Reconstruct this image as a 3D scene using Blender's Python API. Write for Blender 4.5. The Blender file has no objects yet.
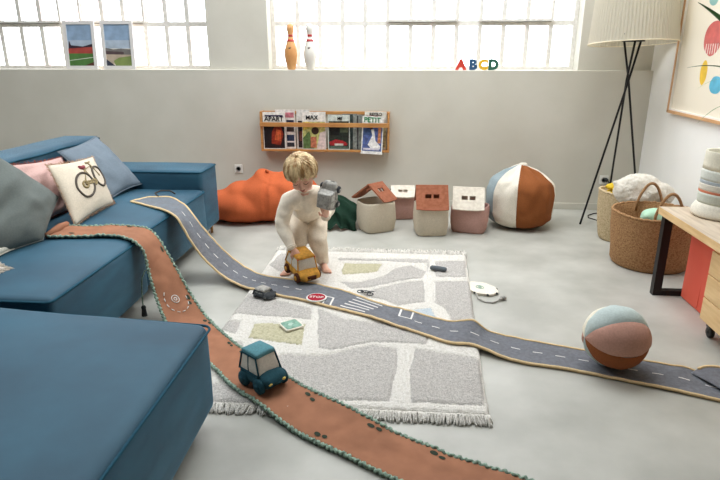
import bpy, bmesh, math, random
from mathutils import Vector, Matrix, noise, Euler
random.seed(7)
PI = math.pi
C = bpy.context.scene.collection
WM = {}          # world matrices of parents, by object name

# ------------------------------------------------------------------ colour and materials
def lin(c):
    c = c/255.0
    return c/12.92 if c <= .04045 else ((c+.055)/1.055)**2.4
def rgb(t): return (lin(t[0]), lin(t[1]), lin(t[2]), 1)
def base(name):
    m = bpy.data.materials.new(name); m.use_nodes = True
    nt = m.node_tree; b = nt.nodes['Principled BSDF']
    return m, nt, b
def plain(name, col, rough=.5, metal=0., spec=.5, coat=0.):
    m, nt, b = base(name)
    b.inputs['Base Color'].default_value = rgb(col); b.inputs['Roughness'].default_value = rough
    b.inputs['Metallic'].default_value = metal; b.inputs['Specular IOR Level'].default_value = spec
    b.inputs['Coat Weight'].default_value = coat
    return m
def noisy(name, c1, c2, scale=20, rough=.8, bump=.2, bscale=None, detail=4, spec=.3, sheen=0., stretch=(1,1,1), dist=.004, metal=0, lo=.35, hi=.65):
    """two tones mixed by noise, with a fine bump"""
    m, nt, b = base(name); N = nt.nodes; L = nt.links
    tc = N.new('ShaderNodeTexCoord'); mp = N.new('ShaderNodeMapping'); mp.inputs['Scale'].default_value = stretch
    L.new(tc.outputs['Object'], mp.inputs['Vector'])
    n = N.new('ShaderNodeTexNoise'); n.inputs['Scale'].default_value = scale; n.inputs['Detail'].default_value = detail
    L.new(mp.outputs['Vector'], n.inputs['Vector'])
    r = N.new('ShaderNodeValToRGB'); r.color_ramp.elements[0].position = lo; r.color_ramp.elements[1].position = hi
    r.color_ramp.elements[0].color = rgb(c1); r.color_ramp.elements[1].color = rgb(c2)
    L.new(n.outputs['Fac'], r.inputs['Fac']); L.new(r.outputs['Color'], b.inputs['Base Color'])
    b.inputs['Roughness'].default_value = rough; b.inputs['Specular IOR Level'].default_value = spec
    b.inputs['Metallic'].default_value = metal
    if sheen:
        b.inputs['Sheen Weight'].default_value = sheen; b.inputs['Sheen Roughness'].default_value = .3; b.inputs['Sheen Tint'].default_value = (.45,.80,1,1)
    if bump:
        n2 = N.new('ShaderNodeTexNoise'); n2.inputs['Scale'].default_value = bscale or scale*6; n2.inputs['Detail'].default_value = 2
        L.new(mp.outputs['Vector'], n2.inputs['Vector'])
        bp = N.new('ShaderNodeBump'); bp.inputs['Strength'].default_value = bump; bp.inputs['Distance'].default_value = dist
        L.new(n2.outputs['Fac'], bp.inputs['Height']); L.new(bp.outputs['Normal'], b.inputs['Normal'])
    return m
def woven(name, c1, c2, bands=70, rough=.85, bump=.8, dirn='Z'):
    """woven basket: horizontal coils crossed by short stitches"""
    m, nt, b = base(name); N = nt.nodes; L = nt.links
    tc = N.new('ShaderNodeTexCoord')
    w = N.new('ShaderNodeTexWave'); w.bands_direction = dirn; w.inputs['Scale'].default_value = bands/PI/2*1.0; w.inputs['Distortion'].default_value = 4
    w.inputs['Detail Scale'].default_value = 3
    n = N.new('ShaderNodeTexNoise'); n.inputs['Scale'].default_value = 110; n.inputs['Detail'].default_value = 4
    L.new(tc.outputs['Object'], w.inputs['Vector']); L.new(tc.outputs['Object'], n.inputs['Vector'])
    mx = N.new('ShaderNodeMath'); mx.operation = 'MULTIPLY_ADD'; mx.inputs[1].default_value = .35
    L.new(w.outputs['Fac'], mx.inputs[0]); L.new(n.outputs['Fac'], mx.inputs[2])
    r = N.new('ShaderNodeValToRGB'); r.color_ramp.elements[0].position = .38; r.color_ramp.elements[1].position = .85
    r.color_ramp.elements[0].color = rgb(c1); r.color_ramp.elements[1].color = rgb(c2)
    L.new(mx.outputs[0], r.inputs['Fac']); L.new(r.outputs['Color'], b.inputs['Base Color'])
    bp = N.new('ShaderNodeBump'); bp.inputs['Strength'].default_value = bump; bp.inputs['Distance'].default_value = .004
    L.new(mx.outputs[0], bp.inputs['Height']); L.new(bp.outputs['Normal'], b.inputs['Normal'])
    b.inputs['Roughness'].default_value = rough; b.inputs['Specular IOR Level'].default_value = .2
    return m
def fab(name, col, var=.03, scale=120, bump=.35, rough=.92, sheen=.0, bscale=500, dist=.0015):
    c1 = tuple(max(0, v*(1-var)) for v in col); c2 = tuple(min(255, v*(1+var)) for v in col)
    return noisy(name, c1, c2, scale, rough, bump, bscale, 5, .2, sheen, dist=dist)

# ------------------------------------------------------------------ mesh helpers
def link(name, me, mat=None, parent=None, smooth=True):
    o = bpy.data.objects.new(name, me); C.objects.link(o)
    if mat is not None and not me.materials:
        for m in (mat if isinstance(mat, (list, tuple)) else [mat]): me.materials.append(m)
    if smooth:
        me.polygons.foreach_set('use_smooth', [True]*len(me.polygons))
    if parent is not None:
        o.parent = parent; WM[o.name] = WM[parent.name]
    else: WM[o.name] = Matrix.Identity(4)
    return o
def obj(name, bm, mat=None, parent=None, smooth=True, local=False, sharp=None):
    """link a bmesh as one object; geometry is given in world coordinates unless local"""
    if parent is not None and not local: bm.transform(WM[parent.name].inverted())
    me = bpy.data.meshes.new(name); bm.to_mesh(me); bm.free()
    o = link(name, me, mat, parent, smooth)
    if smooth and sharp is not None: me.set_sharp_from_angle(angle=math.radians(sharp))
    return o
def rebase(o, loc):
    """put the origin of a lone mesh at its base"""
    o.data.transform(Matrix.Translation(-Vector(loc))); o.location = loc
    return o
def tag(o, label, cat=None, group=None, kind=None):
    if label: o['label'] = label
    if cat: o['category'] = cat
    if group: o['group'] = group
    if kind: o['kind'] = kind
    return o
def thing(name, label, cat, loc=(0,0,0), rot=(0,0,0), group=None):
    o = bpy.data.objects.new(name, None); C.objects.link(o)
    o.location = loc; o.rotation_euler = rot; o.empty_display_size = .05
    WM[o.name] = Matrix.Translation(Vector(loc)) @ Euler(rot).to_matrix().to_4x4()
    return tag(o, label, cat, group)
def struct(name, bm, mat, parent=None, smooth=False):
    o = obj(name, bm, mat, parent, smooth)
    if parent is None: o['kind'] = 'structure'
    return o
def nb(): return bmesh.new()
def box(bm, x0, x1, y0, y1, z0, z1, M=None, mi=0, bev=0):
    vs = [bm.verts.new((x, y, z)) for x in (x0, x1) for y in (y0, y1) for z in (z0, z1)]
    fs = [(0,1,3,2), (4,6,7,5), (0,4,5,1), (2,3,7,6), (0,2,6,4), (1,5,7,3)]
    out = []
    for f in fs:
        F = bm.faces.new([vs[i] for i in f]); F.material_index = mi; out.append(F)
    if bev:
        es = list({e for F in out for e in F.edges})
        r = bmesh.ops.bevel(bm, geom=es, offset=bev, segments=2, affect='EDGES', profile=.5)
        vs = list({v for F in r['faces'] for v in F.verts} | {v for v in vs if v.is_valid})
        for F in r['faces']: F.material_index = mi
    if M is not None:
        for v in vs: v.co = M @ v.co
    return vs
def rbox(bm, x0, x1, y0, y1, z0, z1, r=.03, n=10, puff=(0,0,0), wob=0., wsc=4., M=None, seed=0, mi=0, warp=None):
    """upholstered block: rounded edges, swelling faces, slight waviness"""
    def axis(a, b):
        L = b-a; rr = min(r, L*.49)
        t = [0, rr*.3, rr*.65, rr]+[rr+(L-2*rr)*k/n for k in range(1, n)]+[L-rr, L-rr*.65, L-rr*.3, L]
        return [a+v for v in t]
    X, Y, Z = axis(x0, x1), axis(y0, y1), axis(z0, z1)
    cx, cy, cz = (x0+x1)/2, (y0+y1)/2, (z0+z1)/2
    hx, hy, hz = (x1-x0)/2, (y1-y0)/2, (z1-z0)/2
    V = {}
    def vert(i, j, k):
        key = (i, j, k)
        if key in V: return V[key]
        p = Vector((X[i], Y[j], Z[k]))
        q = Vector((min(max(p.x, x0+min(r,hx*.98)), x1-min(r,hx*.98)), min(max(p.y, y0+min(r,hy*.98)), y1-min(r,hy*.98)), min(max(p.z, z0+min(r,hz*.98)), z1-min(r,hz*.98))))
        d = p-q
        if d.length > 1e-9:
            nz = sum(1 for v in d if abs(v) > 1e-9)
            if nz > 1: p = q+d.normalized()*r
        u, v, w = (p.x-cx)/hx, (p.y-cy)/hy, (p.z-cz)/hz
        g = Vector((puff[0]*u*(1-v*v)*(1-w*w), puff[1]*v*(1-u*u)*(1-w*w), puff[2]*w*(1-u*u)*(1-v*v)))
        p = p+g
        if wob:
            nn = noise.noise_vector(p*wsc+Vector((seed, 0, 0)))
            p = p+nn*wob
        if warp: p = warp(p)
        if M is not None: p = M @ p
        V[key] = bm.verts.new(p); return V[key]
    nx, ny, nz = len(X)-1, len(Y)-1, len(Z)-1
    def q(a, b, c, d):
        try: f = bm.faces.new((a, b, c, d)); f.material_index = mi
        except ValueError: pass
    for i in range(nx):
        for j in range(ny):
            q(vert(i,j,0), vert(i,j+1,0), vert(i+1,j+1,0), vert(i+1,j,0)); q(vert(i,j,nz), vert(i+1,j,nz), vert(i+1,j+1,nz), vert(i,j+1,nz))
    for i in range(nx):
        for k in range(nz):
            q(vert(i,0,k), vert(i+1,0,k), vert(i+1,0,k+1), vert(i,0,k+1)); q(vert(i,ny,k), vert(i,ny,k+1), vert(i+1,ny,k+1), vert(i+1,ny,k))
    for j in range(ny):
        for k in range(nz):
            q(vert(0,j,k), vert(0,j,k+1), vert(0,j+1,k+1), vert(0,j+1,k)); q(vert(nx,j,k), vert(nx,j+1,k), vert(nx,j+1,k+1), vert(nx,j,k+1))
def frame_of(d):
    d = Vector(d).normalized(); a = Vector((0,0,1)) if abs(d.z) < .9 else Vector((1,0,0))
    u = d.cross(a).normalized(); return u, d.cross(u).normalized()
def cyl(bm, p0, p1, r0, r1=None, seg=16, cap=True, mi=0):
    p0, p1 = Vector(p0), Vector(p1); r1 = r0 if r1 is None else r1
    u, v = frame_of(p1-p0); A, B = [], []
    for k in range(seg):
        a = 2*PI*k/seg; w = u*math.cos(a)+v*math.sin(a)
        A.append(bm.verts.new(p0+w*r0)); B.append(bm.verts.new(p1+w*r1))
    for k in range(seg):
        f = bm.faces.new((A[k], B[k], B[(k+1)%seg], A[(k+1)%seg])); f.material_index = mi
    if cap:
        f = bm.faces.new(A); f.material_index = mi; f = bm.faces.new(B[::-1]); f.material_index = mi
    return A+B
def tube(bm, pts, r, seg=8, closed=False, mi=0, flat=1.):
    """round tube along a path; r a number or a list"""
    pts = [Vector(p) for p in pts]; n = len(pts)
    rs = r if isinstance(r, (list, tuple)) else [r]*n
    rings = []; prev = None
    for i, p in enumerate(pts):
        if closed: t = pts[(i+1)%n]-pts[i-1]
        else: t = pts[min(i+1, n-1)]-pts[max(i-1, 0)]
        if t.length < 1e-9: t = Vector((0,0,1))
        t.normalize()
        if prev is None: u, v = frame_of(t)
        else:
            u = prev-t*prev.dot(t)
            u = u.normalized() if u.length > 1e-6 else frame_of(t)[0]
            v = t.cross(u)
        prev = u
        rings.append([bm.verts.new(p+(u*math.cos(2*PI*k/seg)+v*math.sin(2*PI*k/seg)*flat)*rs[i]) for k in range(seg)])
    m = n if closed else n-1
    for i in range(m):
        a, b = rings[i], rings[(i+1)%n]
        for k in range(seg):
            f = bm.faces.new((a[k], a[(k+1)%seg], b[(k+1)%seg], b[k])); f.material_index = mi
    if not closed:
        f = bm.faces.new(rings[0][::-1]); f.material_index = mi; f = bm.faces.new(rings[-1]); f.material_index = mi
def lathe(bm, prof, c=(0,0,0), seg=40, mi=0, sx=1., sy=1., fn=None, M=None):
    """revolve (radius, z) pairs round a vertical axis"""
    rings = []
    for r, z in prof:
        ring = []
        for k in range(seg):
            a = 2*PI*k/seg
            p = Vector((math.cos(a)*r*sx, math.sin(a)*r*sy, z))
            if fn: p = fn(p, a)
            p = p+Vector(c)
            if M is not None: p = M @ p
            ring.append(bm.verts.new(p))
        rings.append(ring)
    for a, b in zip(rings, rings[1:]):
        for k in range(seg):
            f = bm.faces.new((a[k], a[(k+1)%seg], b[(k+1)%seg], b[k])); f.material_index = mi
    if prof[0][0] > 1e-4: bm.faces.new(rings[0][::-1]).material_index = mi
    if prof[-1][0] > 1e-4: bm.faces.new(rings[-1]).material_index = mi
    return rings
def ball(bm, c, r, M=None, seg=16, mi=0):
    """ellipsoid with radii r (3) in the frame M (3x3)"""
    r = (r, r, r) if isinstance(r, (int, float)) else r
    M = M or Matrix.Identity(3)
    T = Matrix.Translation(Vector(c)) @ M.to_4x4() @ Matrix.Diagonal((r[0], r[1], r[2], 1))
    x = bmesh.ops.create_uvsphere(bm, u_segments=seg, v_segments=max(6, seg*2//3), radius=1, matrix=T)
    for v in x['verts']:
        for f in v.link_faces: f.material_index = mi
def capsule(bm, p0, p1, r0, r1=None, seg=16):
    r1 = r0 if r1 is None else r1
    p0, p1 = Vector(p0), Vector(p1)
    if (p1-p0).length > 1e-5: cyl(bm, p0, p1, r0, r1, seg)
    ball(bm, p0, r0, seg=seg); ball(bm, p1, r1, seg=seg)
def chain(bm, pts, rs):
    for a, b, r0, r1 in zip(pts, pts[1:], rs, rs[1:]): capsule(bm, a, b, r0, r1)
def remesh(bm, voxel, smooth=4, fac=.5):
    """fuse overlapping volumes into one continuous skin"""
    me = bpy.data.meshes.new('t'); bm.to_mesh(me); bm.free()
    o = bpy.data.objects.new('t', me); C.objects.link(o)
    m = o.modifiers.new('r', 'REMESH'); m.mode = 'VOXEL'; m.voxel_size = voxel
    s = o.modifiers.new('s', 'SMOOTH'); s.factor = fac; s.iterations = smooth
    dg = bpy.context.evaluated_depsgraph_get()
    e = o.evaluated_get(dg); nm = bpy.data.meshes.new_from_object(e)
    out = nb(); out.from_mesh(nm)
    bpy.data.objects.remove(o); bpy.data.meshes.remove(me); bpy.data.meshes.remove(nm)
    return out
def displace(bm, amp, sc, seed=0, amp2=0, sc2=1):
    bm.normal_update()
    for v in bm.verts:
        d = noise.noise(v.co*sc+Vector((seed,0,0)))*amp
        if amp2: d += noise.noise(v.co*sc2+Vector((seed+9,3,0)))*amp2
        v.co += v.normal*d
def text_bm(s, size, depth, M, bold=0., align='CENTER'):
    cu = bpy.data.curves.new('t', 'FONT'); cu.body = s; cu.size = size; cu.extrude = depth; cu.offset = bold; cu.align_x = align
    cu.resolution_u = 3
    o = bpy.data.objects.new('t', cu); C.objects.link(o)
    dg = bpy.context.evaluated_depsgraph_get(); me = bpy.data.meshes.new_from_object(o.evaluated_get(dg))
    bm = nb(); bm.from_mesh(me); bm.transform(M)
    bpy.data.objects.remove(o); bpy.data.curves.remove(cu); bpy.data.meshes.remove(me)
    return bm
def poly(bm, pts, mi=0):
    f = bm.faces.new([bm.verts.new(p) for p in pts]); f.material_index = mi; return f
UP = Matrix.Rotation(PI/2, 4, 'X')       # text and flat shapes stood up, facing -y
def slab(bm, pts2, y0, y1, mi=0):
    """an x-z outline given thickness in y (front at y0)"""
    A = [bm.verts.new((x, y0, z)) for x, z in pts2]; B = [bm.verts.new((x, y1, z)) for x, z in pts2]
    n = len(A)
    bm.faces.new(A).material_index = mi; bm.faces.new(B[::-1]).material_index = mi
    for k in range(n): bm.faces.new((A[k], B[k], B[(k+1)%n], A[(k+1)%n])).material_index = mi
def plate(bm, pts2, z0, z1, M=None, mi=0):
    """an x-y outline given thickness in z"""
    A = [bm.verts.new((x, y, z0)) for x, y in pts2]; B = [bm.verts.new((x, y, z1)) for x, y in pts2]
    n = len(A)
    bm.faces.new(A[::-1]).material_index = mi; bm.faces.new(B).material_index = mi
    for k in range(n): bm.faces.new((A[k], A[(k+1)%n], B[(k+1)%n], B[k])).material_index = mi
    if M is not None:
        for v in A+B: v.co = M @ v.co
def oval(a, b, n=24, ph=0): return [(a*math.cos(ph+2*PI*k/n), b*math.sin(ph+2*PI*k/n)) for k in range(n)]

# ------------------------------------------------------------------ materials
W_WALL = noisy('wall_plaster', (199,195,182), (207,203,191), 2.2, .9, .08, 60, spec=.2)
W_WHITE = noisy('white_plaster', (244,243,238), (248,247,243), 2.2, .85, .06, 60, spec=.2)
W_DARK = noisy('taupe_plaster', (96,90,82), (104,98,90), 2.2, .9, .06, 60, spec=.2)
CONC = noisy('polished_concrete', (162,161,152), (187,186,177), 2.4, .42, .05, 30, 8, .35, dist=.002)
PAINT = noisy('window_paint', (214,210,202), (230,227,220), 30, .55, .15, 80)
TEAL = noisy('teal_velvet', (26,68,88), (37,85,106), 3.0, .66, .3, 420, 6, .45, .3, stretch=(1,1,4), dist=.0015)
TEALD = fab('teal_piping', (34,78,96))
CREAM = fab('cream_fabric', (226,219,203)); GREYF = fab('grey_linen', (102,108,104)); BLUEG = fab('blue_grey_linen', (112,124,134))
PINK = fab('pale_pink_linen', (198,164,156)); TERRA = fab('terracotta_fabric', (158,88,58)); RUST = fab('rust_thread', (150,80,60))
BEIGE = fab('beige_linen', (208,196,176)); ORANGE = fab('orange_canvas', (196,98,58), .03)
SOCK = fab('cream_knit', (238,227,208), .02, 60, .5, bscale=260, dist=.003)
TROUS = fab('ecru_cotton', (228,214,194), .03)
BLACKM = plain('black_metal', (18,18,19), .45, .3)
ROADG = fab('road_grey', (112,113,118), .06, 60, .4, sheen=.6); OCHRE = fab('ochre_binding', (226,198,152)); WHITEF = fab('white_print', (222,220,214))
BROWNF = fab('brown_track', (156,108,82), .05, 10, .4); SAGE = fab('sage_crochet', (130,150,134), .2, 90, .6)
DKGREEN = fab('dark_green_fabric', (46,76,60), .05); LEAFG = fab('dark_leaf_print', (54,62,50))
WOOD = noisy('oak_wood', (176,120,66), (200,146,86), 6, .5, .1, 60, 6, .4, stretch=(1,8,8))
WOODL = noisy('pale_wood', (214,176,122), (232,198,146), 5, .5, .08, 60, 6, .4, stretch=(8,1,8))
WOODTOP = noisy('table_top_wood', (186,168,146), (208,192,170), 5, .55, .08, 60, 6, .35, stretch=(8,1,8))
WHITEP = plain('white_plastic', (222,220,212), .4)
BLACKP = plain('black_plastic', (22,22,22), .5)
SEAGR = woven('seagrass', (112,76,46), (190,148,104), 420)
SEAPALE = woven('pale_palm', (160,134,94), (222,203,166), 260)
RUGC = noisy('rug_cream_pile', (226,221,210), (246,242,234), 120, .95, .9, 260, 3, .1, dist=.010)
RUGG = noisy('rug_grey_pile', (194,189,182), (228,223,216), 150, .95, 1, 260, 3, .1, dist=.012)
RUGO = noisy('rug_olive_pile', (188,182,150), (212,206,176), 90, .95, .9, 260, 3, .1, dist=.008)
RUGB = noisy('rug_blue_pile', (186,198,204), (206,214,218), 90, .95, .9, 260, 3, .1, dist=.008)
FLUFF = noisy('fleece', (232,224,208), (246,240,228), 60, .95, .9, 200, 3, .1, dist=.01)
SKIN = noisy('skin', (226,174,150), (233,184,160), 12, .5, .05, 300, 3, .35)
SKIN.node_tree.nodes['Principled BSDF'].inputs['Subsurface Weight'].default_value = .15
SKIN.node_tree.nodes['Principled BSDF'].inputs['Subsurface Radius'].default_value = (.01,.004,.002)
HAIRM = noisy('blond_hair', (150,112,66), (236,210,162), 34, .5, .3, 160, 4, .4, stretch=(1,1,.25), lo=.38, hi=.62)
LIP = plain('lips', (190,104,98), .5); LASH = plain('lashes', (96,66,46), .7); EYEW = plain('eye_white', (225,220,214), .3); IRIS = plain('iris', (70,84,96), .3)
MUST = fab('mustard_fabric', (198,144,62), .1, 40); DKBR = fab('dark_brown_fabric', (84,48,30)); REDT = plain('red_thread', (190,50,40), .8)
OFFW = fab('window_felt', (206,198,184)); CARB = fab('petrol_fabric', (34,70,80), .06); CARL = fab('petrol_roof_fabric', (84,130,138), .05)
GREY2 = fab('warm_grey_felt', (164,161,154), .12, 60); GREYD = fab('charcoal_felt', (66,68,70), .1, 60)
REDB = noisy('red_panel_paint', (226,96,76), (234,106,84), 3, .6, .05, 60)
PAPER = plain('cream_paper', (236,226,206), .7)

# ------------------------------------------------------------------ the room
XR, YB, XL, YF, ZC = 2.10, 5.40, -5.2, -2.6, 3.6
bm = nb(); box(bm, XL-.2, XR+.2, YF-.2, YB+.5, -.12, 0); struct('floor', bm, CONC)
SKX0, SKX1, SKY0, SKY1 = -1.4, 1.5, 3.1, 5.1      # rooflight opening
SX0, SX1, SY0, SY1 = -3.8, -2.0, 1.3, 3.6           # unseen second opening, added to brighten the sofa tops
bm = nb(); box(bm, XL-.2, SX0, YF-.2, YB+.5, ZC, ZC+.12); box(bm, SX0, SX1, YF-.2, SY0, ZC, ZC+.12); box(bm, SX0, SX1, SY1, YB+.5, ZC, ZC+.12)
box(bm, SX1, SKX0, YF-.2, YB+.5, ZC, ZC+.12); box(bm, SKX1, XR+.2, YF-.2, YB+.5, ZC, ZC+.12)
box(bm, SKX0, SKX1, YF-.2, SKY0, ZC, ZC+.12); box(bm, SKX0, SKX1, SKY1, YB+.5, ZC, ZC+.12); struct('ceiling', bm, W_DARK)
bm = nb(); box(bm, XR, XR+.2, YF-.2, YB+.5, 0, ZC); struct('wall_right', bm, W_WHITE)
WY = 5.46          # face of the wall above the ledge
bm = nb()
box(bm, XL-.2, XR, YB, YB+.5, 0, 1.246, bev=.004)
for a, b in ((XL-.2, -4.66), (-1.845, -1.285), (1.475, XR)): box(bm, a, b, WY, YB+.5, 1.246, 3.26)
box(bm, XL-.2, XR, WY, YB+.5, 3.26, ZC)
struct('wall_back', bm, W_WALL)
bm = nb(); box(bm, XL-.0, XR, YB-.012, YB, 0, .06, bev=.003); struct('baseboard_back', bm, W_WALL)
# closed left wall, out of frame
bm = nb(); LY0, LY1 = -1.0, 1.9
box(bm, XL-.2, XL, YF-.2, YB+.5, 0, ZC)
struct('wall_left', bm, W_DARK)
bm = nb(); box(bm, XL, XR, YF-.2, YF, 0, ZC); struct('wall_front', bm, W_DARK)

# pane glass: faintly tinted, rippled cathedral glass
def glass_mat():
    m = bpy.data.materials.new('rippled_glass'); m.use_nodes = True; nt = m.node_tree; N = nt.nodes; L = nt.links
    N.clear(); out = N.new('ShaderNodeOutputMaterial'); tr = N.new('ShaderNodeBsdfTransparent'); gl = N.new('ShaderNodeBsdfGlossy'); tl = N.new('ShaderNodeBsdfTranslucent')
    gl.inputs['Roughness'].default_value = .15
    tc = N.new('ShaderNodeTexCoord'); n = N.new('ShaderNodeTexNoise'); n.inputs['Scale'].default_value = 3.2; n.inputs['Detail'].default_value = 2
    n2 = N.new('ShaderNodeTexNoise'); n2.inputs['Scale'].default_value = 160; n2.inputs['Detail'].default_value = 1
    L.new(tc.outputs['Object'], n.inputs['Vector']); L.new(tc.outputs['Object'], n2.inputs['Vector'])
    r = N.new('ShaderNodeValToRGB'); e = r.color_ramp.elements
    e[0].position = .35; e[0].color = (.80,.84,.90,1); e[1].position = .65; e[1].color = (.95,.84,.86,1)
    mid = r.color_ramp.elements.new(.5); mid.color = (1,1,1,1)
    L.new(n.outputs['Fac'], r.inputs['Fac'])
    r2 = N.new('ShaderNodeValToRGB'); r2.color_ramp.elements[0].position = .3; r2.color_ramp.elements[0].color = (.72,.72,.74,1); r2.color_ramp.elements[1].position = .55
    L.new(n2.outputs['Fac'], r2.inputs['Fac'])
    mul = N.new('ShaderNodeMixRGB'); mul.blend_type = 'MULTIPLY'; mul.inputs['Fac'].default_value = 1
    L.new(r.outputs['Color'], mul.inputs['Color1']); L.new(r2.outputs['Color'], mul.inputs['Color2'])
    L.new(mul.outputs['Color'], tr.inputs['Color'])
    mx = N.new('ShaderNodeMixShader'); mx.inputs['Fac'].default_value = .06
    L.new(tr.outputs[0], mx.inputs[1]); L.new(gl.outputs[0], mx.inputs[2]); L.new(mx.outputs[0], out.inputs[0])
    return m
GLASS = glass_mat()
def steel_window(name, xs, x0, x1, sashes):
    yg = 5.66; rows = [1.262, 1.648, 2.04, 2.435, 2.83, 3.23]
    bm = nb()
    # outer frame and sill
    box(bm, x0, x1, yg-.03, yg+.03, 1.246, 1.276); box(bm, x0, x1, yg-.03, yg+.03, 3.22, 3.26)
    box(bm, x0, x0+.035, yg-.03, yg+.03, 1.276, 3.22); box(bm, x1-.035, x1, yg-.03, yg+.03, 1.276, 3.22)
    for x in xs: box(bm, x-.019, x+.019, yg-.022, yg+.022, 1.27, 3.23)
    for z in rows[1:-1]: box(bm, x0+.03, x1-.03, yg-.025, yg+.025, z-.021, z+.021)
    f = struct(name, bm, PAINT)
    # opening sashes: a heavier frame set forward in the grid
    for a, b in sashes:
        s = nb(); z0, z1 = rows[1]+.012, rows[3]-.02
        box(s, a, b, yg-.045, yg-.022, z0, z0+.022); box(s, a, b, yg-.045, yg-.022, z1-.022, z1)
        box(s, a, a+.022, yg-.045, yg-.022, z0+.022, z1-.022); box(s, b-.022, b, yg-.045, yg-.022, z0+.022, z1-.022)
        obj('window_sash', s, PAINT, f, False)
        g = nb(); tube(g, [(a+.02, yg-.046, z0-.002), ((a+b)/2, yg-.046, z0-.004), (b-.02, yg-.046, z0-.002)], .004, 6)
        obj('sash_seal', g, plain('dark_seal', (96,90,78), .8), f)
    p = nb(); box(p, x0+.02, x1-.02, yg-.003, yg+.003, 1.27, 3.23)
    obj('window_panes', p, GLASS, f, False)
    return f
xs2 = [-1.285+.035+.2085*k for k in range(1, 13)]
steel_window('window_2', xs2, -1.285, 1.475, [(xs2[4]-.012, xs2[7]+.012), (xs2[8]-.012, xs2[11]+.012)])
xs1 = [-1.845-.035-.2055*k for k in range(1, 13)]
steel_window('window_1', xs1, -4.66, -1.845, [(xs1[5]-.012, xs1[2]+.012), (xs1[9]-.012, xs1[6]+.012)])

# wall sockets
def socket(name, x, z, label):
    t = thing(name, label, 'socket', (x, YB, z), group=None)
    bm = nb(); box(bm, x-.04, x+.04, YB-.012, YB, z-.04, z+.04, bev=.004); obj('cover_plate', bm, WHITEP, t, False)
    bm = nb(); lathe(bm, [(.0,.0),(.019,.0),(.019,.004),(.024,.004),(.024,0)], seg=20, M=Matrix.Translation((x, YB-.0135, z)) @ Matrix.Rotation(PI/2, 4, 'X')); obj('socket_well', bm, plain('socket_grey', (150,148,142), .5), t)
    return t
socket('power_socket', -1.61, .335, 'white power socket on the back wall above the orange beanbag')
socket('power_socket', 1.80, .285, 'white power socket on the back wall behind the lamp, a black plug in it')

# ------------------------------------------------------------------ sofa
def piping(name, pts, mat, parent, r=.005, closed=True):
    bm = nb(); tube(bm, pts, r, 6, closed); return obj(name, bm, mat, parent)
def rrect(x0, x1, y0, y1, z, r, n=5):
    out = []
    for cx, cy, a0 in ((x1-r, y1-r, 0), (x0+r, y1-r, PI/2), (x0+r, y0+r, PI), (x1-r, y0+r, 1.5*PI)):
        for k in range(n+1):
            a = a0+k*PI/2/n; out.append((cx+r*math.cos(a), cy+r*math.sin(a), z))
    return out
sofa = thing('sofa', 'long teal velvet sofa with a low armrest, cushions and the brown track lying on it', 'sofa', (-1.9, 3.2, 0))
SX = -1.455
def seat(y0, y1, sd, SX):
    bm = nb(); rbox(bm, -2.45, SX, y0, y1, .085, .43, .035, 12, (.018,.006,.014), .006, 3, seed=sd)
    s = obj('seat', bm, TEAL, sofa)
    piping('piping', rrect(-2.45, SX+.001, y0, y1, .413, .03), TEALD, s, .006)
seat(3.02, 4.10, 1, -1.490); seat(2.085, 2.99, 4, -1.455)
bm = nb(); rbox(bm, -2.62, -1.512, 4.10, 4.46, .085, .565, .03, 10, (.004,.010,.006), .003, 3, seed=8)
a = obj('armrest', bm, TEAL, sofa)
piping('piping', rrect(-2.62, -1.511, 4.10, 4.46, .553, .028), TEALD, a)
def backrest(y0, y1, z1, sd, xa=-2.66, xb=-2.36, skew=0):
    bm = nb(); rbox(bm, xa, xb, y0, y1, .085, z1, .035, 10, (.012,.008,.008), .006, 2.5, seed=sd)
    b = obj('backrest', bm, TEAL, sofa)
    piping('piping', [(xb+.003, y0+.03+(y1-y0-.06)*k/14, z1-.02+.003*math.sin(k)) for k in range(15)], TEALD, b, .006, False)
backrest(3.15, 4.32, .79, 11); backrest(2.12, 3.13, .79, 13)
for x, y in ((-1.53, 3.5), (-1.57, 4.40), (-2.5, 4.42), (-1.53, 2.72), (-1.53, 2.14), (-2.4, 2.14), (-2.4, 3.05)):
    bm = nb(); cyl(bm, (x, y, 0), (x, y, .10), .009, .014, 12); obj('leg', bm, WOOD, sofa)

# ottoman / chaise block in the foreground
ot = thing('ottoman', 'large teal velvet ottoman block in the foreground with its corner by the brown track', 'ottoman', (-1.4, 1.3, 0))
SKW = lambda p: Vector((p[0], p[1]+.085*(-.72-p[0]), p[2]))
bm = nb(); rbox(bm, -2.3, -.722, .62, 1.925, .075, .437, .04, 14, (.016,.012,.016), .008, 2.4, seed=21, warp=SKW)
o = obj('cushion_block', bm, TEAL, ot)
piping('piping', [SKW(p) for p in rrect(-2.3, -.718, .62, 1.928, .416, .035)], TEALD, o, .005)
for x, y in ((-.80, 1.82), (-.80, .72), (-2.2, 1.82), (-2.2, .72)):
    bm = nb(); cyl(bm, (x, y, 0), (x, y, .10), .012, .016, 12); obj('leg', bm, BLACKM, ot)

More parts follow.
